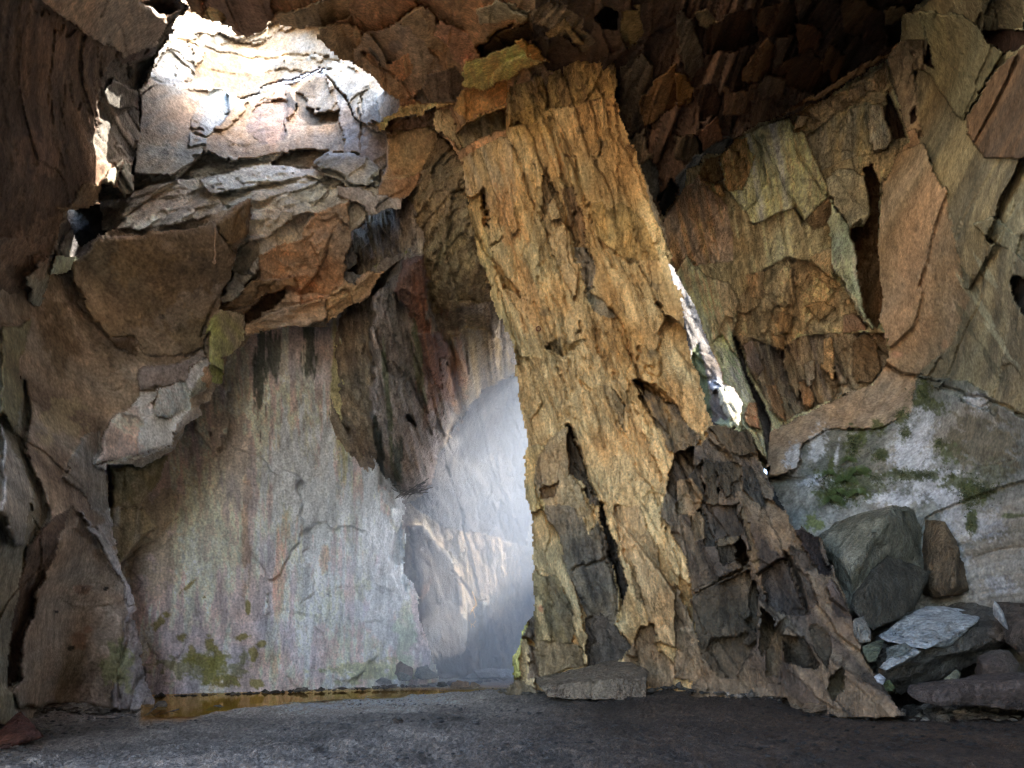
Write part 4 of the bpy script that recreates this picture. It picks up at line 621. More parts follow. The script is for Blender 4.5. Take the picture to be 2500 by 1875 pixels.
# ---- the pillar
Po = Z('B', (1150, 450), (1160, 500), (1130, 620), (1120, 800), (1120, 850), (840, 1000), (835, 1050), (870, 1230), (900, 1400), (960, 1620)) + Z('E', (960, 60), (1000, 200), (1060, 350), (1110, 500), (1160, 640), (1190, 850), (1215, 1000), (1240, 1150), (1250, 1280), (1230, 1330), (1235, 1450), (1240, 1600)) + \
     Z('H', (1265, 0), (1290, 180), (1305, 330), (1310, 400), (1288, 420), (1300, 520), (1310, 600), (1305, 690), (1250, 760), (1200, 860), (1160, 940), (1165, 1050), (1175, 1110), (1080, 1165), (1060, 1195), (1180, 1250), (1500, 1275), (2100, 1275)) + \
     Z('I', (0, 1230), (400, 1220), (690, 1220), (720, 1290), (900, 1360), (1200, 1345), (1460, 1345), (1400, 1250), (1350, 1190), (1200, 960), (1170, 860), (1100, 690), (1060, 560), (1000, 420), (960, 290), (935, 190), (860, 170), (800, 110), (780, 150), (740, 120), (700, 30)) + \
     Z('F', (640, 1600), (600, 1500), (550, 1380), (500, 1240), (470, 1180), (330, 1150), (260, 1140), (220, 1050), (190, 960), (160, 860), (110, 720), (70, 560), (60, 400), (0, 200)) + Z('B', (2150, 1560), (2100, 1350), (2020, 1150), (1960, 960), (1870, 760), (1810, 620), (1830, 500), (1820, 380), (1850, 250), (1840, 150), (1900, 40), (1900, -150), (1700, -80), (1560, 40), (1420, 130), (1320, 230), (1240, 340))
PAL = (.62, .43, .21)
pil = Mass('rock_pillar', Po, [(1280, 250, 9.9), (1500, 150, 9.1), (1130, 400, 10.4), (1350, 500, 10.0), (1600, 500, 9.6), (1400, 800, 10.1), (1230, 800, 10.7), (1680, 800, 9.7), (1290, 1100, 11.0), (1500, 1100, 10.0), (1700, 1000, 9.4), (1300, 1690, 11.2), (1500, 1678, 10.9), (1700, 1672, 9.7), (1920, 1698, 8.5), (2180, 1763, 7.05), (2050, 1450, 7.9), (1850, 1150, 8.9), (1700, 1350, 9.1), (1450, 1400, 10.2)],
           dict(cell=1.0, asp=5, ang=110, amp=.085, tilt=.26, terr=.02, fine=.035, crack=.05, cvar=.15, smix=1.2, fib=.09, vein=.5), c=PAL, c2=(.44, .27, .115), mat=M_grain, seed=15, gain=1.15, bl=.0, jag=.8, dsc=.65, thick=3.2)
p = pil
p.R('B', [(1850, 0), (1950, 0), (1960, 250), (1830, 400), (1820, 250)], .1, 0, 0, (.42, .28, .11))
p.R('B', [(1160, 500), (1300, 400), (1450, 370), (1600, 320), (1830, 400), (1810, 620), (1700, 640), (1400, 700), (1300, 800), (1150, 800)], 0, 0, .12, (.40, .27, .11), (.28, .18, .08), cell=.4, asp=1.6, amp=.09, fine=.09)
p.R('B', [(830, 1000), (1120, 860), (1160, 900), (1200, 1200), (1120, 1450), (1000, 1300), (980, 1200), (870, 1230)], .05, -.1, .05, (.52, .38, .22), (.46, .30, .14))
# pale flake left edge, long grooves
p.R('B', [(900, 1400), (870, 1240), (980, 1220), (1000, 1400), (1060, 1659), (1100, 1880), (1150, 2080), (1200, 2300), (1130, 2120), (1060, 1900), (980, 1680)], -.10, -.45, 0, (.62, .44, .20), part='rock_flake', amp=.03)
p.R('B', [(980, 1220), (1000, 1230), (1010, 1400), (1040, 1450), (1010, 1430)], .35, 0, 0, (.10, .07, .05))
p.R('B', [(1040, 1560), (1080, 1650), (1200, 1830), (1220, 1900), (1190, 1860), (1130, 1830), (1110, 1750), (1080, 1700)], .25, .3, 0, (.36, .21, .08))
p.R('B', [(1350, 1400), (1360, 1150), (1380, 1060), (1420, 1180), (1450, 1240), (1400, 1300), (1370, 1390)], .22, .25, 0, (.30, .19, .09), (.2, .13, .07), part='rock_face')
p.R('B', [(1370, 1390), (1400, 1310), (1440, 1230), (1480, 1290), (1530, 1500), (1580, 1700), (1560, 1900), (1480, 1750), (1400, 1500)], -.16, -.1, 0, (.54, .35, .17), part='rock_flake', amp=.05)
p.R('B', [(1480, 1200), (1560, 1180), (1620, 1400), (1650, 1659), (1640, 1800), (1590, 1640), (1530, 1450)], .12, .25, 0, (.38, .23, .10), (.25, .15, .08), part='rock_face')
p.R('B', [(1640, 1300), (1740, 1280), (1760, 1330), (1850, 1290), (2000, 1400), (2100, 1659), (1900, 1659), (1700, 1500)], -.12, .1, 0, (.50, .31, .12), amp=.07)
p.R('B', [(1960, 960), (1900, 900), (1980, 960), (2060, 1100), (2090, 1250), (2150, 1500), (2203, 1700), (2150, 1600), (2040, 1300)], -.1, .6, 0, (.30, .24, .17), part='rock_flake')
p.R('E', [(1560, 0), (1640, 0), (1700, 120), (1690, 260), (1640, 290), (1600, 200)], .16, .3, 0, (.33, .26, .19), part='rock_face')
p.R('E', [(1620, 280), (1720, 320), (1800, 400), (1830, 450), (1700, 420)], .10, 0, -.2, (.36, .28, .18))
p.R('E', [(1370, 640), (1430, 600), (1470, 570), (1540, 620), (1650, 580), (1560, 660), (1500, 700), (1420, 650)], .15, 0, .5, (.33, .24, .13))
p.R('E', [(1930, 860), (2030, 880), (2120, 980), (2203, 1020), (2350, 1200), (2300, 1400), (2160, 1300), (2080, 1120), (1980, 960)], .20, -.1, -.3, (.22, .15, .08), (.12, .09, .06), part='rock_face', amp=.12)
p.R('E', [(1720, 860), (1800, 880), (1880, 1000), (1900, 1180), (1840, 1100), (1780, 980)], .14, .2, .1, (.36, .25, .13), part='rock_face')
# lower left: slabs leaning against the pillar's foot
p.R('E', [(1240, 1280), (1290, 1250), (1360, 1270), (1330, 1340), (1300, 1500), (1310, 1659), (1340, 1800), (1420, 2000), (1300, 1900), (1250, 1600), (1225, 1400)], -.1, -.35, 0, (.58, .42, .20), part='rock_flake', amp=.05)
p.R('E', [(1330, 1330), (1390, 1230), (1440, 1190), (1500, 1150), (1510, 1350), (1560, 1500), (1620, 1580), (1660, 1700), (1560, 1760), (1400, 1760), (1340, 1650), (1310, 1550), (1310, 1430)], -.45, .28, .04, (.38, .265, .14), (.28, .20, .115), part='rock_slab', cell=.8, asp=2.4, amp=.09, tilt=.25, fine=.04)
p.R('E', [(1350, 1540), (1450, 1490), (1440, 1580), (1340, 1600)], -.30, .5, .3, (.20, .13, .07))
p.R('E', [(1500, 1140), (1520, 1140), (1560, 1230), (1640, 1480), (1720, 1659), (1680, 1659), (1600, 1500), (1520, 1450), (1505, 1300)], .45, -.5, 0, (.13, .09, .055), (.07, .05, .035), part='rock_face', amp=.03)
p.R('H', [(1340, 0), (1560, 0), (1650, 200), (1700, 100), (1790, 280), (1800, 420), (1830, 560), (1830, 740), (1740, 780), (1620, 700), (1560, 560), (1480, 380), (1470, 200), (1400, 100)], -.15, .30, .05, (.21, .16, .105), (.12, .095, .07), part='rock_slab', cell=.6, asp=3.5, amp=.12, fine=.05)
p.R('H', [(1700, 60), (1720, 0), (1740, 60), (1840, 300), (1900, 500), (1860, 640), (1820, 450), (1780, 290)], .6, 0, 0, (.05, .04, .03), part='rock_face')
p.R('H', [(1270, 60), (1340, 20), (1420, 120), (1480, 210), (1500, 380), (1540, 500), (1600, 700), (1650, 900), (1670, 1010), (1620, 980), (1560, 830), (1500, 560), (1430, 430), (1320, 400), (1300, 300)], -.12, -.42, 0, (.62, .44, .22), part='rock_flake', amp=.04)
p.R('H', [(1295, 430), (1320, 400), (1360, 440), (1420, 430), (1460, 480), (1520, 620), (1560, 800), (1540, 870), (1400, 890), (1330, 860), (1300, 700), (1310, 560)], -.35, .30, 0, (.24, .18, .09), (.17, .13, .075), part='rock_slab', cell=.5, asp=4, amp=.06)
p.R('H', [(1310, 600), (1340, 560), (1370, 700), (1420, 860), (1380, 880), (1340, 720)], -.48, -.2, 0, (.55, .40, .20), part='rock_flake', amp=.03)
p.R('H', [(1330, 860), (1540, 870), (1600, 900), (1640, 1020), (1540, 1040), (1350, 1080), (1320, 980)], -.25, .3, 0, (.28, .20, .11), part='rock_slab', amp=.08)
p.R('H', [(1305, 690), (1250, 760), (1230, 830), (1290, 840), (1330, 870), (1320, 760)], -.5, .3, 0, (.14, .11, .08), part='rock_block')
p.R('H', [(1250, 760), (1280, 740), (1250, 820), (1230, 1000), (1220, 1090), (1180, 1070), (1160, 940), (1200, 850)], -.55, -.5, -.25, (.58, .55, .20), part='rock_block', amp=.02)  # lime yellow stands in for sunlight on this facet
p.R('H', [(1160, 980), (1190, 1000), (1200, 1080), (1165, 1090)], -.6, -.3, .2, (.36, .34, .10))
p.R('H', [(1230, 860), (1270, 840), (1330, 1090), (1300, 1180), (1230, 1190), (1225, 1000)], -.7, .2, 0, (.50, .37, .20), part='rock_flake', cell=.3, asp=6, amp=.05)
p.R('H', [(1280, 880), (1320, 900), (1345, 1080), (1280, 1090)], -.55, .4, 0, (.20, .14, .09), part='rock_block')
p.R('H', [(1060, 1185), (1090, 1150), (1200, 1080), (1240, 1100), (1320, 1180), (1300, 1240), (1180, 1235)], -.85, -.2, -.3, (.22, .165, .10), part='rock_block', cell=.3, asp=4, amp=.06)
p.R('H', [(1620, 700), (1740, 690), (1840, 760), (1920, 880), (1880, 960), (1800, 1000), (1660, 1010), (1640, 860)], .15, .2, 0, (.13, .10, .075), part='rock_face')
p.R('H', [(1800, 0), (1960, 0), (2060, 200), (2100, 420), (2203, 560), (2203, 900), (2080, 860), (2020, 700), (1940, 450), (1850, 250)], -.15, -.25, 0, (.54, .36, .18), part='rock_flake', amp=.07)
p.R('H', [(1920, 440), (1930, 360), (1960, 480), (2010, 640), (1950, 600)], .1, .3, 0, (.3, .2, .1)); p.R('H', [(1890, 960), (1980, 760), (2060, 740), (2080, 900), (2203, 1000), (2203, 1150), (2000, 1150), (1980, 1060), (1900, 1000)], -.2, .1, 0, (.34, .22, .12), cell=.4, amp=.12, tilt=.5)
# right skirt of the pillar: rough blocks, browns darkened for shade on the turned-away face
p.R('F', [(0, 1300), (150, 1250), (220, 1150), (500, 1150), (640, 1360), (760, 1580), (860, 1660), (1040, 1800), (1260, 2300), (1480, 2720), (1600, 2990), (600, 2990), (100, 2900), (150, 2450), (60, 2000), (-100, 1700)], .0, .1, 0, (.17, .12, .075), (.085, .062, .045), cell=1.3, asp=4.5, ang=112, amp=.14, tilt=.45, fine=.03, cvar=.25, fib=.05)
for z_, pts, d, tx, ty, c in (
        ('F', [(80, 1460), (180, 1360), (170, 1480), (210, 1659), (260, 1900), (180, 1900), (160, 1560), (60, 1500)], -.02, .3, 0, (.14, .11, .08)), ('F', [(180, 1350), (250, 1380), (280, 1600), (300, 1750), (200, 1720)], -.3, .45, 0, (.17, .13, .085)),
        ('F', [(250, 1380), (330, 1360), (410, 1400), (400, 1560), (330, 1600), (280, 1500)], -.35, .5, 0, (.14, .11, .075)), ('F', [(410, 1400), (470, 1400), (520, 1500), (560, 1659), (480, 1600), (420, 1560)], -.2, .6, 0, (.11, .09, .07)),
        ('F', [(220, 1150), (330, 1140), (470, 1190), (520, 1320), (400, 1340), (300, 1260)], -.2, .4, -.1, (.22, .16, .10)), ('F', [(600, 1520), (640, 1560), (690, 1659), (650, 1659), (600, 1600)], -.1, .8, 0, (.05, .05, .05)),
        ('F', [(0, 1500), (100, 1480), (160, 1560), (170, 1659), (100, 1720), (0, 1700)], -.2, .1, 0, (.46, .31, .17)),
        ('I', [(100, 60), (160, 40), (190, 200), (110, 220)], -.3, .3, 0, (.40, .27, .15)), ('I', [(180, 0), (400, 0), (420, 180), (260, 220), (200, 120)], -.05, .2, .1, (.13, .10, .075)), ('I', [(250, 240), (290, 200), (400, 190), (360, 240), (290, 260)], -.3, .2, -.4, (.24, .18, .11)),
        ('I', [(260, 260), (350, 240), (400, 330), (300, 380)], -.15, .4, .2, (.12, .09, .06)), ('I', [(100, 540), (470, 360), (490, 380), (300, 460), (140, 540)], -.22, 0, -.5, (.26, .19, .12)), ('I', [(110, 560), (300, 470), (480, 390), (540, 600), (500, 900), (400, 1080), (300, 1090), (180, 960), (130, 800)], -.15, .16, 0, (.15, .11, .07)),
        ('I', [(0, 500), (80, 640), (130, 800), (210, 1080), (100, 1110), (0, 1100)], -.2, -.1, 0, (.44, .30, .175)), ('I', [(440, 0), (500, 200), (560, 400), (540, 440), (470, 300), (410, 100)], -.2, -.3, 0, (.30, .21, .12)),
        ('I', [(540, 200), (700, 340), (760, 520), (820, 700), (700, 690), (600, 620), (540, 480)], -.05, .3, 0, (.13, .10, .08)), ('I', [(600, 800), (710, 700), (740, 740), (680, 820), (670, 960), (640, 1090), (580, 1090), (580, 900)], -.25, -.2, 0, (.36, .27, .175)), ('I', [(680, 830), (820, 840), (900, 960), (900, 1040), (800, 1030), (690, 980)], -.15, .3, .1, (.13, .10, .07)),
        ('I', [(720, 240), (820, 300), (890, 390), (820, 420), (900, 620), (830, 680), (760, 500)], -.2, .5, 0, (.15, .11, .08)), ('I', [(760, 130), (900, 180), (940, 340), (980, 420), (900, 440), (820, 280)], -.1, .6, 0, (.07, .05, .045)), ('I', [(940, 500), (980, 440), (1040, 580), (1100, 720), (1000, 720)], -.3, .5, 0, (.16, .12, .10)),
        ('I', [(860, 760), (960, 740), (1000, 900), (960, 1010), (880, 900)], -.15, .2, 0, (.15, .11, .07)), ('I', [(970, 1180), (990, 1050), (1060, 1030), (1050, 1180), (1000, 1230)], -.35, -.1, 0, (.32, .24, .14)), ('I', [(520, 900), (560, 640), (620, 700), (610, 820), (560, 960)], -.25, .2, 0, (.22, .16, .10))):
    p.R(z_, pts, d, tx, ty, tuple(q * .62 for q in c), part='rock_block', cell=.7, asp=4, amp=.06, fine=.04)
for x, y, rx, ry, a, c in ((1280, 720, 40, 120, -20, (.56, .30, .12)), (1240, 520, 40, 110, -15, (.52, .26, .10)), (1500, 350, 70, 60, 0, (.36, .22, .09)), (1560, 900, 60, 160, -20, (.46, .26, .09)), (1300, 300, 60, 60, 0, (.42, .27, .09)), (1420, 900, 70, 120, -15, (.60, .45, .24))): p.S('P', x, y, rx, ry, c, .55, a, .5, 14, 60)
for x, y in ((1420, 320), (1470, 350), (1600, 700), (1590, 860), (1330, 760), (1540, 640)): p.S('P', x, y, 14, 12, (.13, .10, .06), .6, 0, .4, 8, 8)
p.S('H', 1350, 660, 24, 30, (.50, .20, .10), .7, 0, .4); p.S('H', 1350, 0, 30, 60, (.66, .50, .2), .5); p.S('I', 60, 780, 60, 14, (.48, .36, .24), .6)
p.K('E', [(1510, 1140), (1560, 1230), (1640, 1470), (1720, 1659)], 4, .2); p.K('H', [(1720, 0), (1800, 350), (1850, 600), (1850, 720)], 7, .35); p.K('H', [(1545, 410), (1700, 350), (1840, 285)], 3.5, .14); p.K('E', [(1590, 480), (1600, 540), (1580, 560)], 3, .1)
p.K('I', [(100, 540), (300, 460), (480, 370)], 2.5, .08); p.K('I', [(700, 300), (800, 560), (830, 680)], 6, .3); p.K('B', [(980, 1200), (1005, 1420)], 6, .3); p.K('B', [(1040, 1560), (1120, 1490)], 3, .1); p.K('B', [(1750, 900), (1740, 950), (1720, 990)], 3, .1)
p.K('E', [(1960, 640), (1980, 690), (1960, 720)], 4, .14); p.K('B', [(1390, 500), (1400, 680)], 5, .15); p.K('E', [(1960, 880), (2060, 920), (2160, 1000)], 9, .3); p.K('B', [(1150, 510), (1130, 620), (1120, 850)], 6, .2)
_r = np.random.RandomState(21)
for _ in range(34):      # long cleavage cracks running down the pillar
    y0_ = _r.uniform(120, 1250); x0_ = 1180 + (y0_ - 120) * .17 + _r.uniform(20, 330); n_ = _r.randint(3, 7); pts_ = [(x0_, y0_)]
    for _k in range(n_): pts_.append((pts_[-1][0] + _r.uniform(8, 30), pts_[-1][1] + _r.uniform(35, 80)))
    p.cr.append((pts_, _r.uniform(2.5, 4.5), _r.uniform(.05, .14)))
masses = dict(S=S, P=P, L=L_, U=U_, T=T_, K=K_, W=W_, R=R_, G=G_, pil=pil)
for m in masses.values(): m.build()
for k, lab in (('S', 'tall pale wall streaked with lilac, cream and rust, standing behind the pool'), ('P', 'grained wall and hanging dark column at the misty passage left of the pillar'), ('L', 'brown left wall with a big smooth slab, stepped blocks and a buttress'),
               ('U', 'sunlit alcove at the upper left with pale faces, broken ledges and orange overhang'), ('T', 'dark brown roof slabs filling the top left corner'), ('K', 'roof along the top, brown slabs in the centre and dark splintered blocks at right'),
               ('W', 'khaki back wall of slanting slabs and pleated rock right of the pillar'), ('R', 'right wall, smooth and brown above, white crust and moss below'), ('G', 'bright sunlit rocks outside, seen through the gap right of the pillar')):
    tag(masses[k].obj, lab, kind='structure')
tag(pil.obj, 'tall leaning ochre rock pillar between cave floor and roof, dark blocky right foot', 'rock pillar', kind='thing')
# ---- unseen rock above, beside and behind the viewpoint, added to steer the daylight
def unseen_shell(name, P00, P10, P01, P11, n=26, amp=.5, c=(.16, .12, .085), holes=(), parent=None, seed=1, thick=.8):
    """a rough slab of rock spanned between four corners; holes are (u, v, ru, rv)"""
    u, v = np.meshgrid(np.linspace(0, 1, n), np.linspace(0, 1, n)); P00, P10, P01, P11 = map(np.array, (P00, P10, P01, P11))
    V = (P00 * ((1 - u) * (1 - v))[..., None] + P10 * (u * (1 - v))[..., None] + P01 * ((1 - u) * v)[..., None] + P11 * (u * v)[..., None]).astype(float)
    nrm = np.cross(P10 - P00, P01 - P00); nrm = nrm / np.linalg.norm(nrm)
    V = V + nrm * ((fbm(u * 6, v * 6, seed) - .5) * 2 * amp)[..., None]
    V2 = V + nrm * thick; idx = np.arange(n * n).reshape(n, n)
    k = np.ones((n - 1, n - 1), bool); uc = (u[:-1, :-1] + u[1:, 1:]) / 2; vc = (v[:-1, :-1] + v[1:, 1:]) / 2
    for (hu, hv, ru, rv) in holes: k &= (((uc - hu) / ru) ** 2 + ((vc - hv) / rv) ** 2 + (fbm(uc * 9, vc * 9, seed + 3) - .5) * .9) > 1
    q = np.stack([idx[:-1, :-1], idx[:-1, 1:], idx[1:, 1:], idx[1:, :-1]], -1)[k]
    o = mesh_obj(name, np.concatenate([V.reshape(-1, 3), V2.reshape(-1, 3)]), np.concatenate([q, q[:, ::-1] + n * n]), M_smooth, parent, np.full((2 * n * n, 3), 1.) * np.array(c))
    return tag(o, kind=None if parent else 'structure')
unseen_shell('cave_ceiling', (-6.3, -4, 8.9), (10, -4, 8.9), (-6.3, 7.2, 8.9), (10, 7.2, 8.9), seed=5, amp=.35, holes=((.2, .3, .19, .3),))  # unseen roof; hole cut to let daylight onto left walls and pillar
unseen_shell('cave_wall', (-15, 10, -1), (-14, -11, -1), (-16, 10, 7), (-15, -11, 7), seed=9, amp=.8, c=(.55, .42, .27))  # unseen pale ochre wall, added to bounce warm sunlight onto the pillar
unseen_shell('cave_wall', (8.2, 7.5, -1), (8.2, -4, -1), (8.2, 7.5, 13.5), (8.2, -4, 11), seed=6, amp=.6)  # unseen wall, raised to keep the sun out from the right

unseen_shell('cave_ceiling', (-.3, 6.6, 10.3), (11, 6.6, 10.3), (-.3, 12.2, 12.6), (11, 12.2, 12.6), seed=12, amp=.2)  # unseen roof piece, added to shade the top of the back wall
unseen_shell('cave_wall', (8.2, -4, -1), (1.2, -6.5, -1), (8.2, -4, 10), (1.2, -6.5, 9), seed=7, amp=.6)  # unseen rear wall, added to block frontal light on the right half
unseen_shell('cave_wall', (3.2, 12.9, -.6), (2.6, 19.5, -.6), (3.4, 12.9, 4.6), (2.8, 19.5, 5.2), seed=15, n=40, amp=.7)  # hidden rock, added to keep sun off the lower passage
# ---- tree standing on the quarry rim; its leaves dapple the sun on the alcove
def rim_tree(base, toward, n=11000, spread=(3.2, 3.0, 2.2)):
    rnd = np.random.RandomState(4); e = bpy.data.objects.new('tree', None); C.objects.link(e); e.location = base
    tag(e, 'leafy tree standing on the quarry rim above the cave mouth', 'tree')
    B = Vector(base); T = Vector(toward); bm = bmesh.new()
    def limb(a, b, r0, r1, k=7):
        d = (b - a).normalized(); s_ = d.orthogonal().normalized(); t_ = d.cross(s_); A_ = [bm.verts.new(a + (s_ * math.cos(q) + t_ * math.sin(q)) * r0) for q in np.linspace(0, 2 * math.pi, k, endpoint=False)]
        B_ = [bm.verts.new(b + (s_ * math.cos(q) + t_ * math.sin(q)) * r1) for q in np.linspace(0, 2 * math.pi, k, endpoint=False)]
        for i in range(k): bm.faces.new((A_[i], A_[(i + 1) % k], B_[(i + 1) % k], B_[i]))
    limb(Vector((0, 0, 0)), (T - B) * .6, .22, .12); tips = []
    for i in range(16):
        a = (T - B) * rnd.uniform(.3, .6); t = (T - B) + Vector(rnd.normal(0, .55, 3) * spread); limb(a, t, .07, .02, 5); tips.append(t)
    me = bpy.data.meshes.new('trunk'); bm.to_mesh(me); bm.free(); me.materials.append(mat_plain('bark', (.12, .09, .06))); o = bpy.data.objects.new('trunk', me); C.objects.link(o); o.parent = e
    P_ = np.array([np.array(tips[rnd.randint(16)]) + rnd.normal(0, .5, 3) * np.array(spread) * .55 for _ in range(n)]); A_ = rnd.normal(0, 1, (n, 3)); A_ /= np.linalg.norm(A_, axis=1)[:, None]; Bq = np.cross(A_, rnd.normal(0, 1, (n, 3))); Bq /= np.linalg.norm(Bq, axis=1)[:, None]
    L1, L2 = .19, .10; V = np.stack([P_ - A_ * L1, P_ - Bq * L2, P_ + A_ * L1, P_ + Bq * L2], 1).reshape(-1, 3); q = np.arange(4 * n).reshape(n, 4)
    o = mesh_obj('crown', V, q, mat_plain('leaf', (.06, .10, .03), .6), e); o['kind'] = 'stuff'
rim_tree((12.5, 6.0, 14.0), (6.6, 7.0, 20.3))
# ---- boulders and slabs
def rock(name, pts, mat=M_boulder, c=(.25, .24, .22), c2=(.14, .135, .12), seg=.09, rough=.05, grain=(0, 0, 1), parent=None, seed=1, flat=True, top=None):
    """a broken block: the hull of surveyed corners, cut small and roughened"""
    bm = bmesh.new(); vs = [bm.verts.new(p) for p in pts]; bmesh.ops.convex_hull(bm, input=vs)
    for v in [v for v in bm.verts if not v.link_faces]: bm.verts.remove(v)
    bmesh.ops.dissolve_limit(bm, angle_limit=.05, verts=bm.verts, edges=bm.edges); bmesh.ops.triangulate(bm, faces=bm.faces)
    for _ in range(9):
        es = [e for e in bm.edges if e.calc_length() > seg * 1.6]
        if not es or len(bm.verts) > 26000: break
        bmesh.ops.subdivide_edges(bm, edges=es, cuts=1, use_grid_fill=False); bmesh.ops.triangulate(bm, faces=[f for f in bm.faces if len(f.verts) > 3])
    bm.normal_update()
    V = np.array([v.co[:] for v in bm.verts]); Nn = np.array([v.normal[:] for v in bm.verts]); Fc = np.array([[v.index for v in f.verts] for f in (bm.faces.ensure_lookup_table() or bm.faces)])
    bm.verts.index_update(); Fc = np.array([[v.index for v in f.verts] for f in bm.faces]); bm.free()
    g = np.array(grain, float); g /= np.linalg.norm(g); a = np.cross(g, (.3, .9, .2)); a /= np.linalg.norm(a); b = np.cross(g, a)
    s1, s2, s3 = V @ g, V @ a, V @ b
    D = (fbm(s1 * 1.5 + s3, s2 * 2.2 + s3 * .7, seed, 4) - .5) * rough * 1.2
    r1, r2, r3, f1, f2, ax, ay = wor(s1 * 1.1 + s3 * .6, s2 * 2.4 + s3 * 1.3, seed + 4); D += (r1 - .5) * rough * 1.2
    t = fbm(s2 * 3 + s1, s3 * 3 + s1 * .4, seed + 9, 4) * 9; D += (np.floor(t) / 9 - .5) * rough * 3.2
    k1, k2, k3, g1, g2, bx, by = wor(s1 * 2.6 + s3, s2 * 5 + s3 * 2.2, seed + 14); D += (k1 - .5) * rough * .9 + bx * (k2 - .5) * rough * 1.6
    D += (fbm(s1 * 14, (s2 + s3) * 14, seed + 5, 3) - .5) * rough * .5
    V = V + Nn * D[:, None]
    n1 = fbm(s1 * 1.3 + s3, s2 * 2 + s3, seed + 6, 5)[:, None]; n1 = np.clip((n1 - .5) * 3 + .5, 0, 1)
    col = np.array(c) * n1 + np.array(c2) * (1 - n1); col = col * (.85 + .3 * fbm(s1 * 20, s2 * 20 + s3 * 13, seed + 7, 2)[:, None])
    o = mesh_obj(name, V, Fc, mat, parent, np.clip(col, .01, .8)); return o
def px3(z, *pts):     # (x, y, distance) in zone coordinates
    r = []
    for x, y, Y in pts:
        (a, b), = Z(z, (x, y)); r.append(at(a, b, Y))
    return r
SL = (.26, .27, .27); SD = (.10, .095, .085)
b = rock('boulder', px3('I', (900, 200, 9.2), (930, 190, 9.3), (1010, 100, 9.5), (1370, -10, 8.9), (1480, 0, 9.5), (1560, 10, 9.7), (1660, 130, 9.9), (1640, 370, 9.9), (1040, 490, 8.7), (1120, 400, 8.2), (1340, 60, 8.3), (1600, 400, 9.3), (1100, 700, 8.7), (1300, 800, 9.2), (1500, 640, 9.6), (1000, 420, 10.5), (1500, 50, 11), (1650, 500, 11), (1100, 800, 10.6)), c=(.30, .29, .23), c2=(.17, .165, .12), grain=(.8, .2, .9), seg=.07, seed=21, rough=.035)
tag(b, 'largest boulder, tall grey-green peaked block leaning on the mossy white wall', 'boulder', 'fallen boulders right of the pillar')
b = rock('boulder', px3('I', (1640, 400, 8.7), (1340, 310, 8.5), (1200, 440, 8.3), (1110, 570, 8.1), (1090, 640, 8.1), (1160, 700, 7.9), (1250, 800, 7.9), (1440, 700, 8.1), (1530, 660, 8.4), (1230, 480, 8.0), (1590, 460, 8.5), (1300, 360, 9.2), (1600, 420, 9.2), (1200, 800, 8.8)), c=(.11, .10, .075), c2=(.07, .065, .05), grain=(.6, .1, 1), seed=22, rough=.035)
tag(b, 'dark olive angular boulder in front of the largest peaked boulder', 'boulder', 'fallen boulders right of the pillar')
b = rock('boulder', px3('I', (1540, 40, 9.7), (1540, 580, 9.4), (1580, 90, 9.2), (1650, 110, 8.9), (1700, 110, 8.8), (1790, 200, 8.7), (1850, 290, 8.8), (1880, 420, 8.8), (1870, 540, 8.7), (1700, 580, 8.6), (1600, 500, 8.8), (1640, 300, 9.0), (1760, 300, 8.5), (1760, 500, 8.4), (1700, 200, 10), (1860, 500, 10)), c=(.15, .105, .06), c2=(.07, .055, .04), grain=(.1, .1, 1), seed=23, rough=.04)  # brown deepened for the shadow this boulder sits in
tag(b, 'rounded brown boulder wedged behind the peaked boulder against the white wall', 'boulder', 'fallen boulders right of the pillar')
b = rock('slab', px3('I', (1270, 835, 8.1), (1570, 665, 8.7), (1680, 660, 8.8), (1890, 690, 8.7), (2030, 690, 8.3), (1330, 1050, 7.35), (1270, 960, 7.5), (1900, 780, 7.6), (2110, 830, 7.6), (2060, 660, 8.1), (1720, 1060, 7.95), (1400, 1190, 7.85), (1300, 1110, 7.6), (1560, 930, 7.45), (1500, 1200, 8.0), (2000, 930, 7.9), (1300, 900, 8.6), (2050, 800, 8.9), (2100, 860, 7.7)), c=(.13, .12, .10), c2=(.07, .06, .05), grain=(.9, .3, .35), seg=.06, seed=24, rough=.05)
tag(b, 'big tilted slab with a pale blue-grey flaky top, foot of the boulder pile', 'slab', 'fallen boulders right of the pillar')
def up3(d, *p): return px3('I', *[(x, y - 6, Y - d) for x, y, Y in p])
CR = dict(c=(.50, .53, .54), c2=(.30, .32, .32), seg=.035, rough=.028, grain=(.9, .3, .35))  # pale slate, lightened further for skylight on the slab's top
rock('flaky_top', up3(.16, (1265, 825, 8.05), (1420, 725, 8.35), (1570, 648, 8.7), (1690, 645, 8.8), (1890, 682, 8.7), (1930, 690, 8.5), (1900, 745, 7.7), (1740, 840, 7.52), (1580, 915, 7.38), (1500, 900, 7.45), (1480, 860, 7.6), (1330, 858, 7.75), (1560, 900, 7.42), (1600, 760, 8.3), (1700, 900, 7.6), (1400, 860, 8.2), (1800, 800, 8.3)), parent=b, seed=33, **CR)
rock('flaky_top', up3(.16, (1500, 905, 7.42), (1560, 925, 7.36), (1400, 1010, 7.25), (1330, 1050, 7.22), (1290, 1030, 7.3), (1400, 940, 7.42), (1450, 960, 7.5), (1380, 1030, 7.5)), parent=b, seed=34, **CR)
rock('broken_end', px3('I', (1940, 690, 8.2), (2020, 655, 8.1), (2070, 720, 7.6), (2110, 830, 7.45), (2060, 880, 7.5), (1960, 800, 7.6), (1960, 700, 8.6), (2080, 800, 8.2)), parent=b, seed=35, c=(.12, .10, .08), c2=(.07, .06, .05), seg=.06, rough=.04)
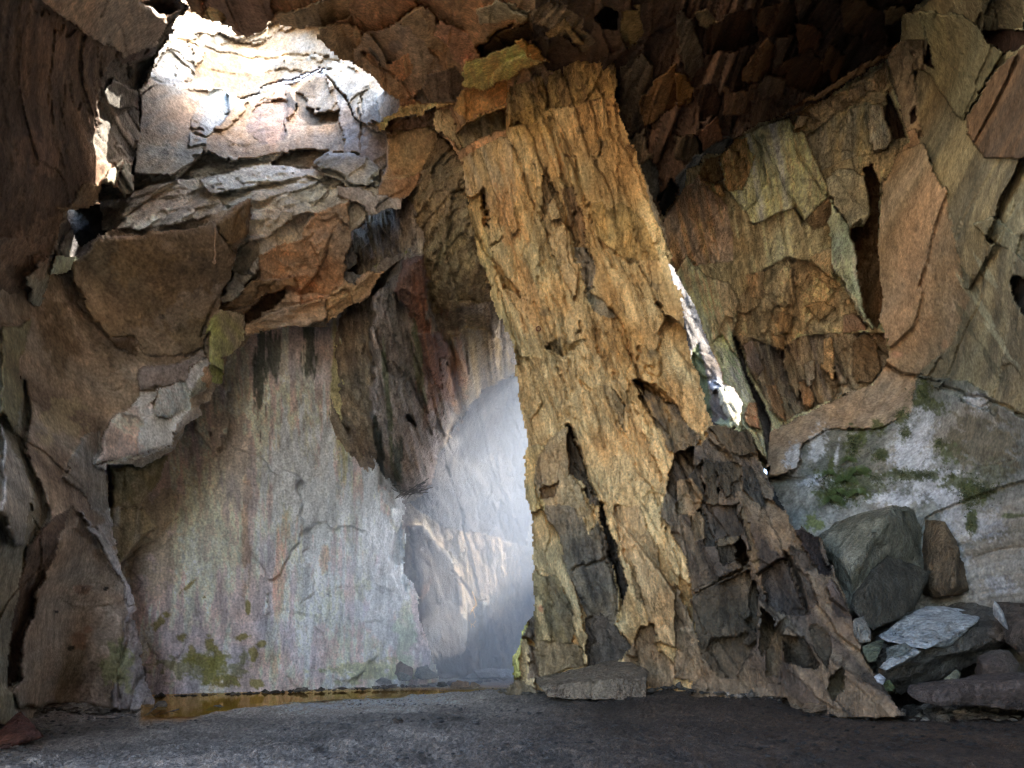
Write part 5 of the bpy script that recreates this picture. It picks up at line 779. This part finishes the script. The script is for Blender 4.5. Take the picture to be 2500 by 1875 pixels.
b = rock('slab', px3('I', (1705, 640, 8.9), (1830, 570, 9.0), (2203, 430, 8.6), (2500, 330, 8.2), (2500, 700, 7.6), (2203, 650, 7.9), (1940, 670, 8.3), (2100, 800, 7.9), (2500, 1000, 7.4), (1800, 600, 9.8), (2400, 500, 9.6)), c=(.12, .11, .09), c2=(.07, .062, .05), grain=(.9, .2, .5), seed=25, rough=.04)
tag(b, 'long brown slab at the right edge, rising behind the pale flaky slab', 'slab', 'fallen boulders right of the pillar')
b = rock('boulder', px3('I', (2020, 610, 7.6), (2203, 620, 7.4), (2500, 640, 7.0), (2600, 1000, 6.9), (2203, 960, 7.0), (2110, 860, 7.1), (2060, 720, 7.3), (2300, 800, 6.8), (2100, 700, 8.2), (2500, 700, 8)), c=(.085, .065, .05), c2=(.09, .07, .055), seed=26, rough=.04)
tag(b, 'dark brown blocky boulder on the pale slab\'s right end', 'boulder', 'fallen boulders right of the pillar')
b = rock('boulder', px3('I', (1910, 950, 7.1), (2100, 920, 7.1), (2170, 1000, 6.95), (2170, 1060, 6.9), (1930, 1120, 6.9), (1940, 1000, 6.85), (2050, 900, 7.6), (2150, 1100, 7.4), (1900, 1060, 7.4)), c=(.15, .12, .095), c2=(.09, .07, .06), seg=.05, seed=27, rough=.03)
tag(b, 'small brown block lying on the low dark slab at lower right', 'boulder', 'fallen boulders right of the pillar')
b = rock('slab', px3('I', (1465, 1190, 6.75), (1480, 1140, 6.9), (1690, 1105, 7.1), (2203, 1060, 6.8), (2700, 1040, 6.6), (2700, 1330, 6.2), (2203, 1290, 6.4), (1700, 1250, 6.6), (1550, 1240, 6.65), (2203, 1120, 6.3), (1500, 1200, 7.3), (2600, 1200, 7.3)), c=(.09, .07, .06), c2=(.05, .035, .03), grain=(1, .1, .1), seg=.06, seed=28, rough=.03)
tag(b, 'low dark red-brown slab lying along the floor at the right edge', 'slab', 'fallen boulders right of the pillar')
for k, (pts, lab, cat) in enumerate([
        (((1760, 560, 9.2), (1830, 485, 9.2), (1840, 545, 9.1), (1800, 570, 9.0), (1790, 520, 9.4)), 'tiny pale pointed chip on top of the brown slab pile', 'stone'),
        (((1700, 600, 9.2), (1730, 545, 9.2), (1755, 575, 9.1), (1720, 640, 9.0), (1620, 640, 9.3), (1650, 580, 9.3)), 'brown wedge stone between the olive boulder and the long slab', 'stone'),
        (((2018, 610, 7.3), (2040, 640, 7.2), (2100, 780, 7.1), (2080, 760, 7.2), (2020, 680, 7.3), (2060, 700, 7.6)), 'thin pale shard standing on the slab\'s right end', 'stone'),
        (((1120, 720, 7.7), (1190, 690, 7.8), (1240, 790, 7.6), (1240, 860, 7.5), (1170, 860, 7.6), (1120, 800, 7.7), (1180, 760, 8)), 'grey stone beside the pillar below the olive boulder', 'stone'),
        (((1180, 890, 7.5), (1310, 850, 7.6), (1300, 900, 7.3), (1260, 980, 7.2), (1220, 990, 7.3), (1200, 920, 7.9)), 'green-stained stone under the left tip of the pale slab', 'stone'),
        (((1250, 1080, 7.0), (1290, 1055, 7.0), (1330, 1090, 6.95), (1310, 1130, 6.9), (1270, 1120, 7.0), (1290, 1090, 7.2)), 'bright blue-white stone by the pillar\'s right foot', 'stone'),
        (((1300, 1120, 7.0), (1350, 1100, 7.0), (1390, 1150, 6.9), (1370, 1180, 6.85), (1320, 1170, 6.9), (1350, 1120, 7.2)), 'mossy green stone at the floor below the pale slab', 'stone'),
        (((1690, 1100, 6.9), (1770, 1040, 7.0), (1800, 1060, 7.0), (1780, 1110, 6.9), (1730, 1080, 7.2)), 'thin stone sliver leaning under the pale slab', 'stone'),
        (((1390, 900, 7.35), (1450, 870, 7.3), (1500, 900, 7.2), (1430, 950, 7.15), (1330, 980, 7.2), (1330, 900, 7.4), (1400, 900, 7.6)), 'dark broken flake on the left end of the pale slab', 'stone')]):
    cs = [(.5, .5, .48), (.22, .18, .13), (.45, .46, .46), (.24, .23, .2), (.16, .18, .12), (.6, .64, .7), (.14, .17, .07), (.22, .22, .15), (.2, .22, .2)][k]
    tag(rock('stone', px3('I', *pts), c=cs, c2=tuple(q * .6 for q in cs), seg=.04, rough=.015, seed=40 + k), lab, cat, 'stones in the boulder pile')
# flat slab lying at the foot of the pillar
b = rock('slab', px3('H', (1315, 1120, 10.3), (1330, 1090, 10.6), (1500, 1050, 10.9), (1700, 1010, 11), (1840, 978, 11), (1900, 985, 10.8), (2020, 1050, 10.0), (2025, 1080, 9.6), (1330, 1140, 9.5), (1400, 1215, 9.3), (1700, 1230, 9.0), (2010, 1230, 9.0), (2025, 1080, 9.15), (1560, 1110, 9.25), (1345, 1130, 9.6)), c=(.30, .23, .15), c2=(.18, .13, .09), grain=(1, .2, .1), seg=.06, seed=31, rough=.035)
tag(b, 'thick flat brown slab lying on the floor against the pillar foot', 'slab')
# stones beyond the pool
PL = [('H', ((415, 1060, 15.6), (425, 955, 15.8), (480, 990, 15.6), (540, 1030, 15.5), (535, 1090, 15.3), (460, 1085, 15.3), (470, 1000, 16.4)), (.30, .23, .19), 'upright brown angular stone at the streaked wall base, left of a round one'),
      ('H', ((560, 990, 16.2), (590, 975, 16.3), (630, 985, 16.3), (640, 1030, 16), (600, 1040, 16), (560, 1020, 16), (600, 1000, 16.8)), (.22, .22, .2), 'small dark stone perched on top of the pale rounded one'),
      ('H', ((540, 1080, 15.5), (560, 1020, 15.7), (630, 1020, 15.7), (690, 1060, 15.6), (705, 1090, 15.4), (600, 1100, 15.3), (640, 1050, 16.2)), (.36, .36, .32), 'pale grey-green rounded stone by the streaked wall corner'),
      ('H', ((430, 1060, 15.1), (470, 1050, 15.2), (540, 1085, 15.0), (520, 1110, 14.9), (450, 1105, 14.9), (480, 1070, 15.5)), (.25, .26, .24), 'low grey stone in front of the brown upright stone'),
      ('H', ((300, 1110, 14.9), (340, 1085, 15.1), (400, 1100, 15), (410, 1125, 14.8), (320, 1125, 14.8), (350, 1100, 15.3)), (.3, .3, .29), 'flat pale stone at the wall foot near the shore'),
      ('H', ((700, 1080, 16.5), (740, 1055, 16.8), (820, 1065, 16.8), (830, 1085, 16.5), (740, 1092, 16.3), (770, 1070, 17.2)), (.2, .2, .21), 'flat dark grey stone far back in the misty passage'),
      ('H', ((865, 1085, 16.2), (900, 1060, 16.5), (930, 1055, 16.6), (945, 1088, 16.2), (900, 1092, 16), (920, 1070, 16.9)), (.3, .3, .31), 'small wedge stone left of the big passage block'),
      ('H', ((920, 1035, 16.6), (1060, 1027, 16.8), (1075, 1040, 16.4), (1090, 1085, 16.2), (950, 1090, 16), (940, 1060, 16.1), (1000, 1040, 17.6)), (.30, .29, .29), 'long flat-topped block lying across the misty passage'),
      ('H', ((1070, 1040, 16.2), (1150, 1032, 16.6), (1180, 1050, 16.6), (1180, 1092, 16), (1095, 1090, 15.9), (1120, 1050, 17)), (.38, .39, .41), 'pale block beside the long block, next to the pillar'),
      ('H', ((685, 1140, 12.9), (700, 1118, 13.1), (740, 1112, 13.1), (765, 1140, 12.9), (720, 1148, 12.8), (730, 1125, 13.4)), (.12, .12, .11), 'dark low stone left of the tan stone in the pool'),
      ('H', ((770, 1150, 12.2), (785, 1115, 12.5), (820, 1103, 12.7), (860, 1112, 12.6), (895, 1112, 12.6), (905, 1150, 12.2), (840, 1155, 12.1), (850, 1115, 13)), (.42, .29, .2), 'tan smooth double-humped stone sitting in the pool'),
      ('H', ((902, 1150, 12.3), (905, 1115, 12.6), (930, 1110, 12.8), (960, 1130, 12.7), (968, 1142, 12.5), (930, 1152, 12.2), (930, 1120, 13)), (.33, .24, .16), 'small brown stone touching the right of the tan stone'),
      ('H', ((340, 1405, 6.3), (350, 1370, 6.5), (420, 1350, 6.6), (460, 1360, 6.5), (450, 1395, 6.3), (400, 1408, 6.2), (410, 1370, 6.8)), (.11, .075, .05), 'brown clod on the floor in front of the pool'),
      ('G', ((940, 1310, 9.1), (960, 1270, 9.3), (1000, 1240, 9.4), (1040, 1232, 9.4), (1060, 1260, 9.2), (1040, 1330, 8.9), (990, 1325, 8.9), (1030, 1250, 9.9)), (.26, .22, .17), 'dark angular stone at the buttress foot by the pool'),
      ('G', ((1280, 1302, 8.9), (1330, 1275, 9.1), (1390, 1250, 9.3), (1430, 1270, 9.2), (1400, 1290, 9.0), (1340, 1300, 8.9), (1370, 1265, 9.5)), (.26, .25, .23), 'low grey stone on the near shore of the pool'),
      ('G', ((-120, 1540, 5.6), (-60, 1480, 5.8), (60, 1460, 5.9), (60, 1400, 6), (100, 1330, 6.1), (130, 1310, 6.1), (170, 1400, 6), (270, 1460, 5.8), (160, 1470, 5.6), (0, 1560, 5.4), (60, 1400, 6.6)), (.14, .06, .045), 'dark red-brown rock at the lower left edge of the floor'),
      ('G', ((0, 1500, 5.3), (50, 1490, 5.35), (85, 1520, 5.3), (70, 1535, 5.2), (0, 1540, 5.1), (30, 1500, 5.6)), (.10, .05, .04), 'small dark stone on the floor beside the red-brown rock'),
      ('G', ((550, 1345, 8.2), (565, 1325, 8.3), (590, 1328, 8.3), (600, 1348, 8.2), (575, 1355, 8.1), (575, 1335, 8.5)), (.12, .1, .09), 'small dark stone alone on the grit by the buttress'),
      ('G', ((1310, 1450, 6.6), (1330, 1435, 6.7), (1350, 1440, 6.7), (1345, 1458, 6.6), (1320, 1460, 6.5), (1330, 1445, 6.9)), (.06, .06, .06), 'small black stone on the open floor left of the clod'),
      ('G', ((860, 1290, 9.0), (900, 1270, 9.2), (940, 1310, 9.0), (930, 1330, 8.9), (850, 1310, 8.9), (900, 1290, 9.3)), (.12, .10, .08), 'dark flat stone at the foot of the buttress'),
      ('I', ((720, 1230, 7.9), (740, 1100, 8.1), (830, 1090, 8.1), (860, 1180, 7.9), (830, 1290, 7.6), (750, 1290, 7.7), (800, 1150, 8.7)), (.22, .16, .10), 'brown lumpy rock leaning on the pillar foot'),
      ('I', ((800, 1250, 7.6), (860, 1200, 7.7), (940, 1230, 7.5), (950, 1290, 7.3), (860, 1312, 7.2), (800, 1300, 7.3), (880, 1240, 8)), (.26, .18, .11), 'rounded brown rock on the floor before the pillar'),
      ('I', ((1080, 1280, 7.3), (1130, 1170, 7.6), (1200, 1230, 7.4), (1240, 1290, 7.2), (1180, 1300, 7.1), (1040, 1290, 7.2), (1150, 1220, 7.9)), (.20, .14, .09), 'brown rock at the pillar\'s right foot')]
for k, (z_, pts, c, lab) in enumerate(PL):
    tag(rock('stone', px3(z_, *pts), c=c, c2=tuple(q * .65 for q in c), seg=.05 if pts[0][2] > 8 else .035, rough=.02, seed=60 + k), lab, 'stone', 'stones on the cave floor and in the pool')

# ---- mist standing in the passage behind the pillar
def mist():
    bm = bmesh.new(); bmesh.ops.create_cube(bm, size=1); me = bpy.data.meshes.new('mist'); bm.to_mesh(me); bm.free()
    o = bpy.data.objects.new('mist', me); C.objects.link(o); o.scale = (9.5, 5.6, 10); o.location = (-.9, 16.6, 4.6)
    m = bpy.data.materials.new('mist_air'); m.use_nodes = True; N = m.node_tree.nodes; N.clear(); out = N.new('ShaderNodeOutputMaterial'); v = N.new('ShaderNodeVolumePrincipled')
    v.inputs['Color'].default_value = (.80, .88, 1, 1); v.inputs['Density'].default_value = MIST; v.inputs['Anisotropy'].default_value = .0
    m.node_tree.links.new(v.outputs[0], out.inputs['Volume']); me.materials.append(m)
    tag(o, 'pale blue mist lit by the daylight in the passage left of the pillar', kind='stuff')
mist()

# ---- small details
def q8(x, y): return (1050 + x * .2411, 1300 + y * .2411)
def strips(name, m, lines, wd, out, mat, parent):
    V, Q = [], []
    for pts in lines:
        pts = [q8(*p) for p in pts]; fine = []
        for (ax, ay), (bx, by) in zip(pts[:-1], pts[1:]):
            for t in np.linspace(0, 1, 7)[:-1]: fine.append((ax + (bx - ax) * t, ay + (by - ay) * t))
        fine.append(pts[-1])
        for i, (x, y) in enumerate(fine):
            Yd = min(m.depth(x + a, y + b) for a in (-3, 0, 3) for b in (-3, 0, 3)) - out
            x0, y0 = fine[max(0, i - 1)]; x1, y1 = fine[min(len(fine) - 1, i + 1)]; L = math.hypot(x1 - x0, y1 - y0); nx_, ny_ = -(y1 - y0) / L * wd, (x1 - x0) / L * wd
            V += [at(x + nx_, y + ny_, Yd)[:], at(x - nx_, y - ny_, Yd)[:]]
            if i: k = len(V); Q.append((k - 4, k - 3, k - 1, k - 2))
    o = mesh_obj(name, V, Q, mat, parent); return o
strips('painted_mark', P, [[(428, 595), (465, 700), (467, 735), (440, 765), (425, 790), (405, 832)], [(430, 785), (448, 825), (456, 850), (451, 868)], [(395, 885), (407, 900)], [(413, 915), (418, 940), (416, 966)], [(462, 893), (452, 915), (430, 932), (452, 958)], [(418, 935), (432, 930)]],
       .9, .012, mat_plain('orange_paint', (.95, .52, .10), .6, var=.15), P.obj)
def tube(name, pts, r, mat, parent=None, k=6, closed=False):
    pts = [Vector(p) for p in pts]; V, Q = [], []; n = len(pts)
    for i, p_ in enumerate(pts):
        d = (pts[(i + 1) % n if closed else min(n - 1, i + 1)] - pts[(i - 1) % n if closed else max(0, i - 1)]).normalized(); a = d.cross(Vector((.2, 1, .1))).normalized(); b_ = d.cross(a)
        rr = r if not callable(r) else r(i / max(1, n - 1))
        V += [(p_ + (a * math.cos(t) + b_ * math.sin(t)) * rr)[:] for t in np.linspace(0, 2 * math.pi, k, endpoint=False)]
    for i in range(n if closed else n - 1):
        for j in range(k): a0, b0 = i * k, ((i + 1) % n) * k; Q.append((a0 + j, a0 + (j + 1) % k, b0 + (j + 1) % k, b0 + j))
    return mesh_obj(name, V, Q, mat, parent, smooth=True)
M_rust = mat_plain('rusty_iron', (.16, .05, .03), .7, .4, 60, .5)
(rx, ry), = Z('E', (1333, 527)); c0 = pil.on(rx, ry, .03)
tube('ring_bolt', [c0 + Vector((math.cos(t) * .036, -.01, math.sin(t) * .036)) for t in np.linspace(0, 2 * math.pi, 16, endpoint=False)], .009, M_rust, pil.obj, closed=True)
tube('bolt_eye', [c0 + Vector((.03, .08, .005)), c0 + Vector((.033, -.02, 0))], .012, M_rust, pil.obj)
# rope on the brown slab
pp = [(525, 556), (526, 575), (524, 600), (526, 622), (523, 634), (520, 641), (523, 646), (527, 641), (525, 634)]
Yr = min(L_.depth(x, y) for x, y in pp) - .03
tag(tube('rope', [at(x, y, Yr) for x, y in pp], .014, mat_plain('old_rope', (.32, .20, .12))), 'short reddish rope hanging down the top of the big brown slab', 'rope')
# ferns and moss on the right wall
M_fern = mat_plain('fern_green', (.065, .098, .03), .5, scale=8); M_moss = mat_plain('moss_green', (.045, .055, .018), .8, scale=3, var=.6)
def fern(px_, py_, size, lab, n=7, seed=0):
    rnd = random.Random(seed); base = R_.on(px_, py_, .03); e = bpy.data.objects.new('fern', None); C.objects.link(e); e.location = base; tag(e, lab, 'fern', 'ferns growing on the mossy right wall')
    for k in range(n):
        a = -1.3 + 2.6 * k / (n - 1) + rnd.uniform(-.2, .2); L = size * rnd.uniform(.7, 1.1); V, Q = [], []
        def pt(t): return Vector((math.sin(a) * L * t, -.05 - .35 * L * t, math.cos(a) * L * .7 * t - .9 * L * t * t))
        N_ = 18
        for i in range(1, N_):
            t = i / N_; c_ = pt(t); d = (pt(t + .03) - c_).normalized(); s_ = d.cross(Vector((0, -1, .2))).normalized(); wl = L * .28 * math.sin(math.pi * (t * .9 + .1)) ** .8; w2 = L * .022
            for sg in (-1, 1):
                tip = c_ + s_ * sg * wl + d * wl * .35 + Vector((0, 0, -wl * .15)); mid = (c_ + tip) / 2; V += [c_[:], (mid + d * w2)[:], tip[:], (mid - d * w2)[:]]; j = len(V) - 4; Q.append((j, j + 1, j + 2, j + 3))
            V += [(c_ - s_ * .004)[:], (c_ + s_ * .004)[:], (pt(t + 1 / N_) + s_ * .003)[:], (pt(t + 1 / N_) - s_ * .003)[:]]; j = len(V) - 4; Q.append((j, j + 1, j + 2, j + 3))
        mesh_obj('frond', V, Q, M_fern, e)
for k, (x, y, sz, lab) in enumerate([(1130, 1430, .34, 'largest bright green fern, middle of the mossy wall above the boulders'), (1050, 1480, .30, 'bright fern just left of and below the largest fern'), (950, 1440, .20, 'small fern left of the bright pair on the pale streaked rock'),
                                     (1075, 1355, .20, 'tiny fern above the largest fern by the white streak'), (1010, 1560, .24, 'dark green fern low in the hanging moss'), (1130, 1560, .22, 'dull fern under the largest fern in the hanging moss'), (970, 1610, .26, 'lowest small fern at the bottom edge of the moss')]):
    (a_, b_), = Z('F', (x, y)); fern(a_, b_, sz, lab, seed=k)
def moss_patch(spots, name, lab, n=9000, leaf=.022, seed=3, mass=None, mat=None):
    rnd = np.random.RandomState(seed); V, Q = [], []; tot = sum(a[3] * a[4] for a in spots)
    for z_, x, y, rx_, ry_ in spots:
        for _ in range(int(n * rx_ * ry_ / tot)):
            u, v = rnd.normal(0, .5, 2); (a_, b_), = Z(z_, (x + u * rx_, y + v * ry_)); 
            if fbm(np.array([a_ / 16]), np.array([b_ / 16]), 5, 3)[0] < .47: continue
            p_ = mass.on(a_, b_, rnd.uniform(.0, .06)); s_ = leaf * rnd.uniform(.5, 1.5); d1 = Vector(rnd.normal(0, 1, 3)).normalized() * s_; d2 = Vector(rnd.normal(0, 1, 3)).normalized() * s_ * .6
            V += [(p_ - d1)[:], (p_ - d2)[:], (p_ + d1)[:], (p_ + d2)[:]]; j = len(V) - 4; Q.append((j, j + 1, j + 2, j + 3))
    return tag(mesh_obj(name, V, Q, mat or M_moss), lab, kind='stuff')
moss_patch([('F', 1560, 920, 70, 80), ('F', 1430, 1080, 50, 60), ('F', 1120, 1480, 260, 60), ('F', 1480, 1450, 300, 40), ('F', 1050, 1570, 130, 90), ('F', 1900, 1570, 150, 90), ('F', 1450, 1190, 40, 60), ('F', 900, 1480, 120, 40), ('F', 1280, 1330, 60, 60), ('I', 1870, 80, 40, 90), ('F', 1660, 1250, 30, 30), ('F', 1120, 1250, 50, 110)],
           'moss', 'dark green moss clinging to the white-crusted right wall', 6500, leaf=.013, mass=R_)
# flood-washed twigs under the tip of the hanging column
def twigs(z_, x, y, rx_, ry_, n, Yd, lab, seed=1):
    rnd = np.random.RandomState(seed); e = bpy.data.objects.new('twig_tangle', None); C.objects.link(e); (a_, b_), = Z(z_, (x, y)); e.location = at(a_, b_, Yd); tag(e, lab, 'twigs')
    for k in range(n):
        u, v = rnd.normal(0, .45, 2); c_ = Vector((u * rx_ * .386 / F * Yd, rnd.normal(0, .1), -v * ry_ * .386 / F * Yd)); d = Vector((1, rnd.normal(0, .4), rnd.normal(.25, .35))).normalized() * rnd.uniform(.08, .28)
        tube('twig', [c_ - d, c_ + Vector((0, 0, rnd.uniform(-.02, .03))), c_ + d], .008, M_twig, e, k=4)
M_twig = mat_plain('dark_twig', (.10, .085, .075), .8, var=.5)
(nx1, ny1), = Z('E', (520, 1540)); Yn = P.depth(nx1, ny1) - .08
twigs('E', 520, 1540, 90, 45, 46, Yn, 'tangle of dark twigs lodged under the tip of the hanging column')
twigs('G', 870, 1350, 150, 30, 30, 8.3, 'wet flood-washed twigs lying on the grit in front of the buttress', 5)
# loose chips on the floor
def gravel(n=5200):
    rnd = np.random.RandomState(9); base = np.array([(1, 0, 0), (-1, 0, 0), (0, 1, 0), (0, -1, 0), (0, 0, 1), (0, 0, -.6), (.6, .6, .4), (-.6, -.5, .5)], float); tri = np.array([(4, 6, 2), (4, 0, 6), (0, 2, 6), (4, 2, 1), (4, 1, 7), (1, 3, 7), (3, 4, 7), (4, 3, 0), (5, 2, 0), (5, 1, 2), (5, 3, 1), (5, 0, 3)])
    Yr_ = 4 + rnd.power(.9, n) * 8; T = rnd.uniform(-.86, .86, n); X = T * Yr_; keep = pool_mask(X, Yr_) < -3; X, Yr_ = X[keep], Yr_[keep]; n = len(X)
    cl = fbm(X * .9, Yr_ * .9, 31, 3); s_ = (.006 + .016 * rnd.power(.35, n)) * np.clip((cl - .3) * 4, .4, 1.5); z = ground_z(X, Yr_) + (fbm(X * .7, Yr_ * .7, 5, 4) - .5) * .16 + (fbm(X * 2.2, Yr_ * 1.6, 65, 5, .6) - .5) * .13 + s_ * .7 + .006
    J = base[None] * rnd.uniform(.6, 1.3, (n, 8, 1)) * s_[:, None, None] * np.stack([rnd.uniform(.8, 1.8, n), rnd.uniform(.7, 1.3, n), rnd.uniform(.4, .8, n)], -1)[:, None]
    a = rnd.uniform(0, 6.28, n); ca, sa = np.cos(a)[:, None], np.sin(a)[:, None]; J = np.stack([J[..., 0] * ca - J[..., 1] * sa, J[..., 0] * sa + J[..., 1] * ca, J[..., 2]], -1)
    V = J + np.stack([X, Yr_, z], -1)[:, None]; Fq = tri[None] + (np.arange(n) * 8)[:, None, None]; tone = np.repeat(rnd.uniform(.03, .2, n) * np.clip(1.1 - (X + 1) * .25, .35, 1), 8)[:, None] * np.array([1, .95, .9])  # chips darken to the right, following the shade put into the floor
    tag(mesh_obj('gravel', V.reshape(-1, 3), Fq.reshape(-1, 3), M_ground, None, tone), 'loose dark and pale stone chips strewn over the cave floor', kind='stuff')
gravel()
def rubble():
    """broken stone gathered at the foot of the walls, the pillar and between the boulders"""
    rnd = np.random.RandomState(12); base = np.array([(1, 0, 0), (-1, .1, .1), (.1, 1, 0), (0, -1, .1), (0, .1, 1), (0, 0, -.7), (.7, .6, .6), (-.6, -.6, .7)], float); tri = np.array([(4, 6, 2), (4, 0, 6), (0, 2, 6), (4, 2, 1), (4, 1, 7), (1, 3, 7), (3, 4, 7), (4, 3, 0), (5, 2, 0), (5, 1, 2), (5, 3, 1), (5, 0, 3)])
    runs = [((1240, 1690, 11.2), (1660, 1676, 9.9), 60, .05), ((1660, 1676, 9.9), (1920, 1700, 8.4), 60, .05), ((1920, 1702, 8.3), (2180, 1766, 6.9), 60, .04), ((380, 1700, 11.8), (1050, 1674, 15.2), 160, .05), ((1050, 1668, 16.5), (1240, 1660, 17.2), 60, .07),
            ((30, 1740, 8.6), (360, 1738, 9.4), 90, .045), ((0, 1790, 6.6), (130, 1770, 7.0), 40, .05), ((2180, 1735, 7.7), (2320, 1740, 7.2), 70, .05), ((2220, 1660, 8.0), (2500, 1700, 7.6), 120, .09), ((2200, 1740, 7.2), (2500, 1752, 6.9), 60, .03)]
    V, Fq, T = [], [], []
    for a, b, n, sz in runs:
        for _ in range(n):
            t = rnd.rand(); p_ = at(*a) * (1 - t) + at(*b) * t; x = p_.x + rnd.normal(0, .12); y = p_.y - abs(rnd.normal(0, .22)); s_ = sz * rnd.uniform(.3, 1.5) * (.5 + rnd.rand()); z = float(ground_z(x, y)) + s_ * .25
            J = base * rnd.uniform(.55, 1.3, (8, 1)) * s_ * np.array([rnd.uniform(.8, 1.7), rnd.uniform(.7, 1.3), rnd.uniform(.45, .9)]); q = rnd.uniform(0, 6.28); J = np.stack([J[:, 0] * math.cos(q) - J[:, 1] * math.sin(q), J[:, 0] * math.sin(q) + J[:, 1] * math.cos(q), J[:, 2]], -1)
            k = len(V) * 8; V.append(J + (x, y, z)); Fq.append(tri + k); T.append(np.repeat([np.array([1, .85, .68]) * rnd.uniform(.06, .28)], 8, 0))
    tag(mesh_obj('rubble', np.concatenate(V), np.concatenate(Fq), M_boulder, None, np.concatenate(T)), 'small broken stones gathered along the foot of the walls and pillar', kind='stuff')
rubble()
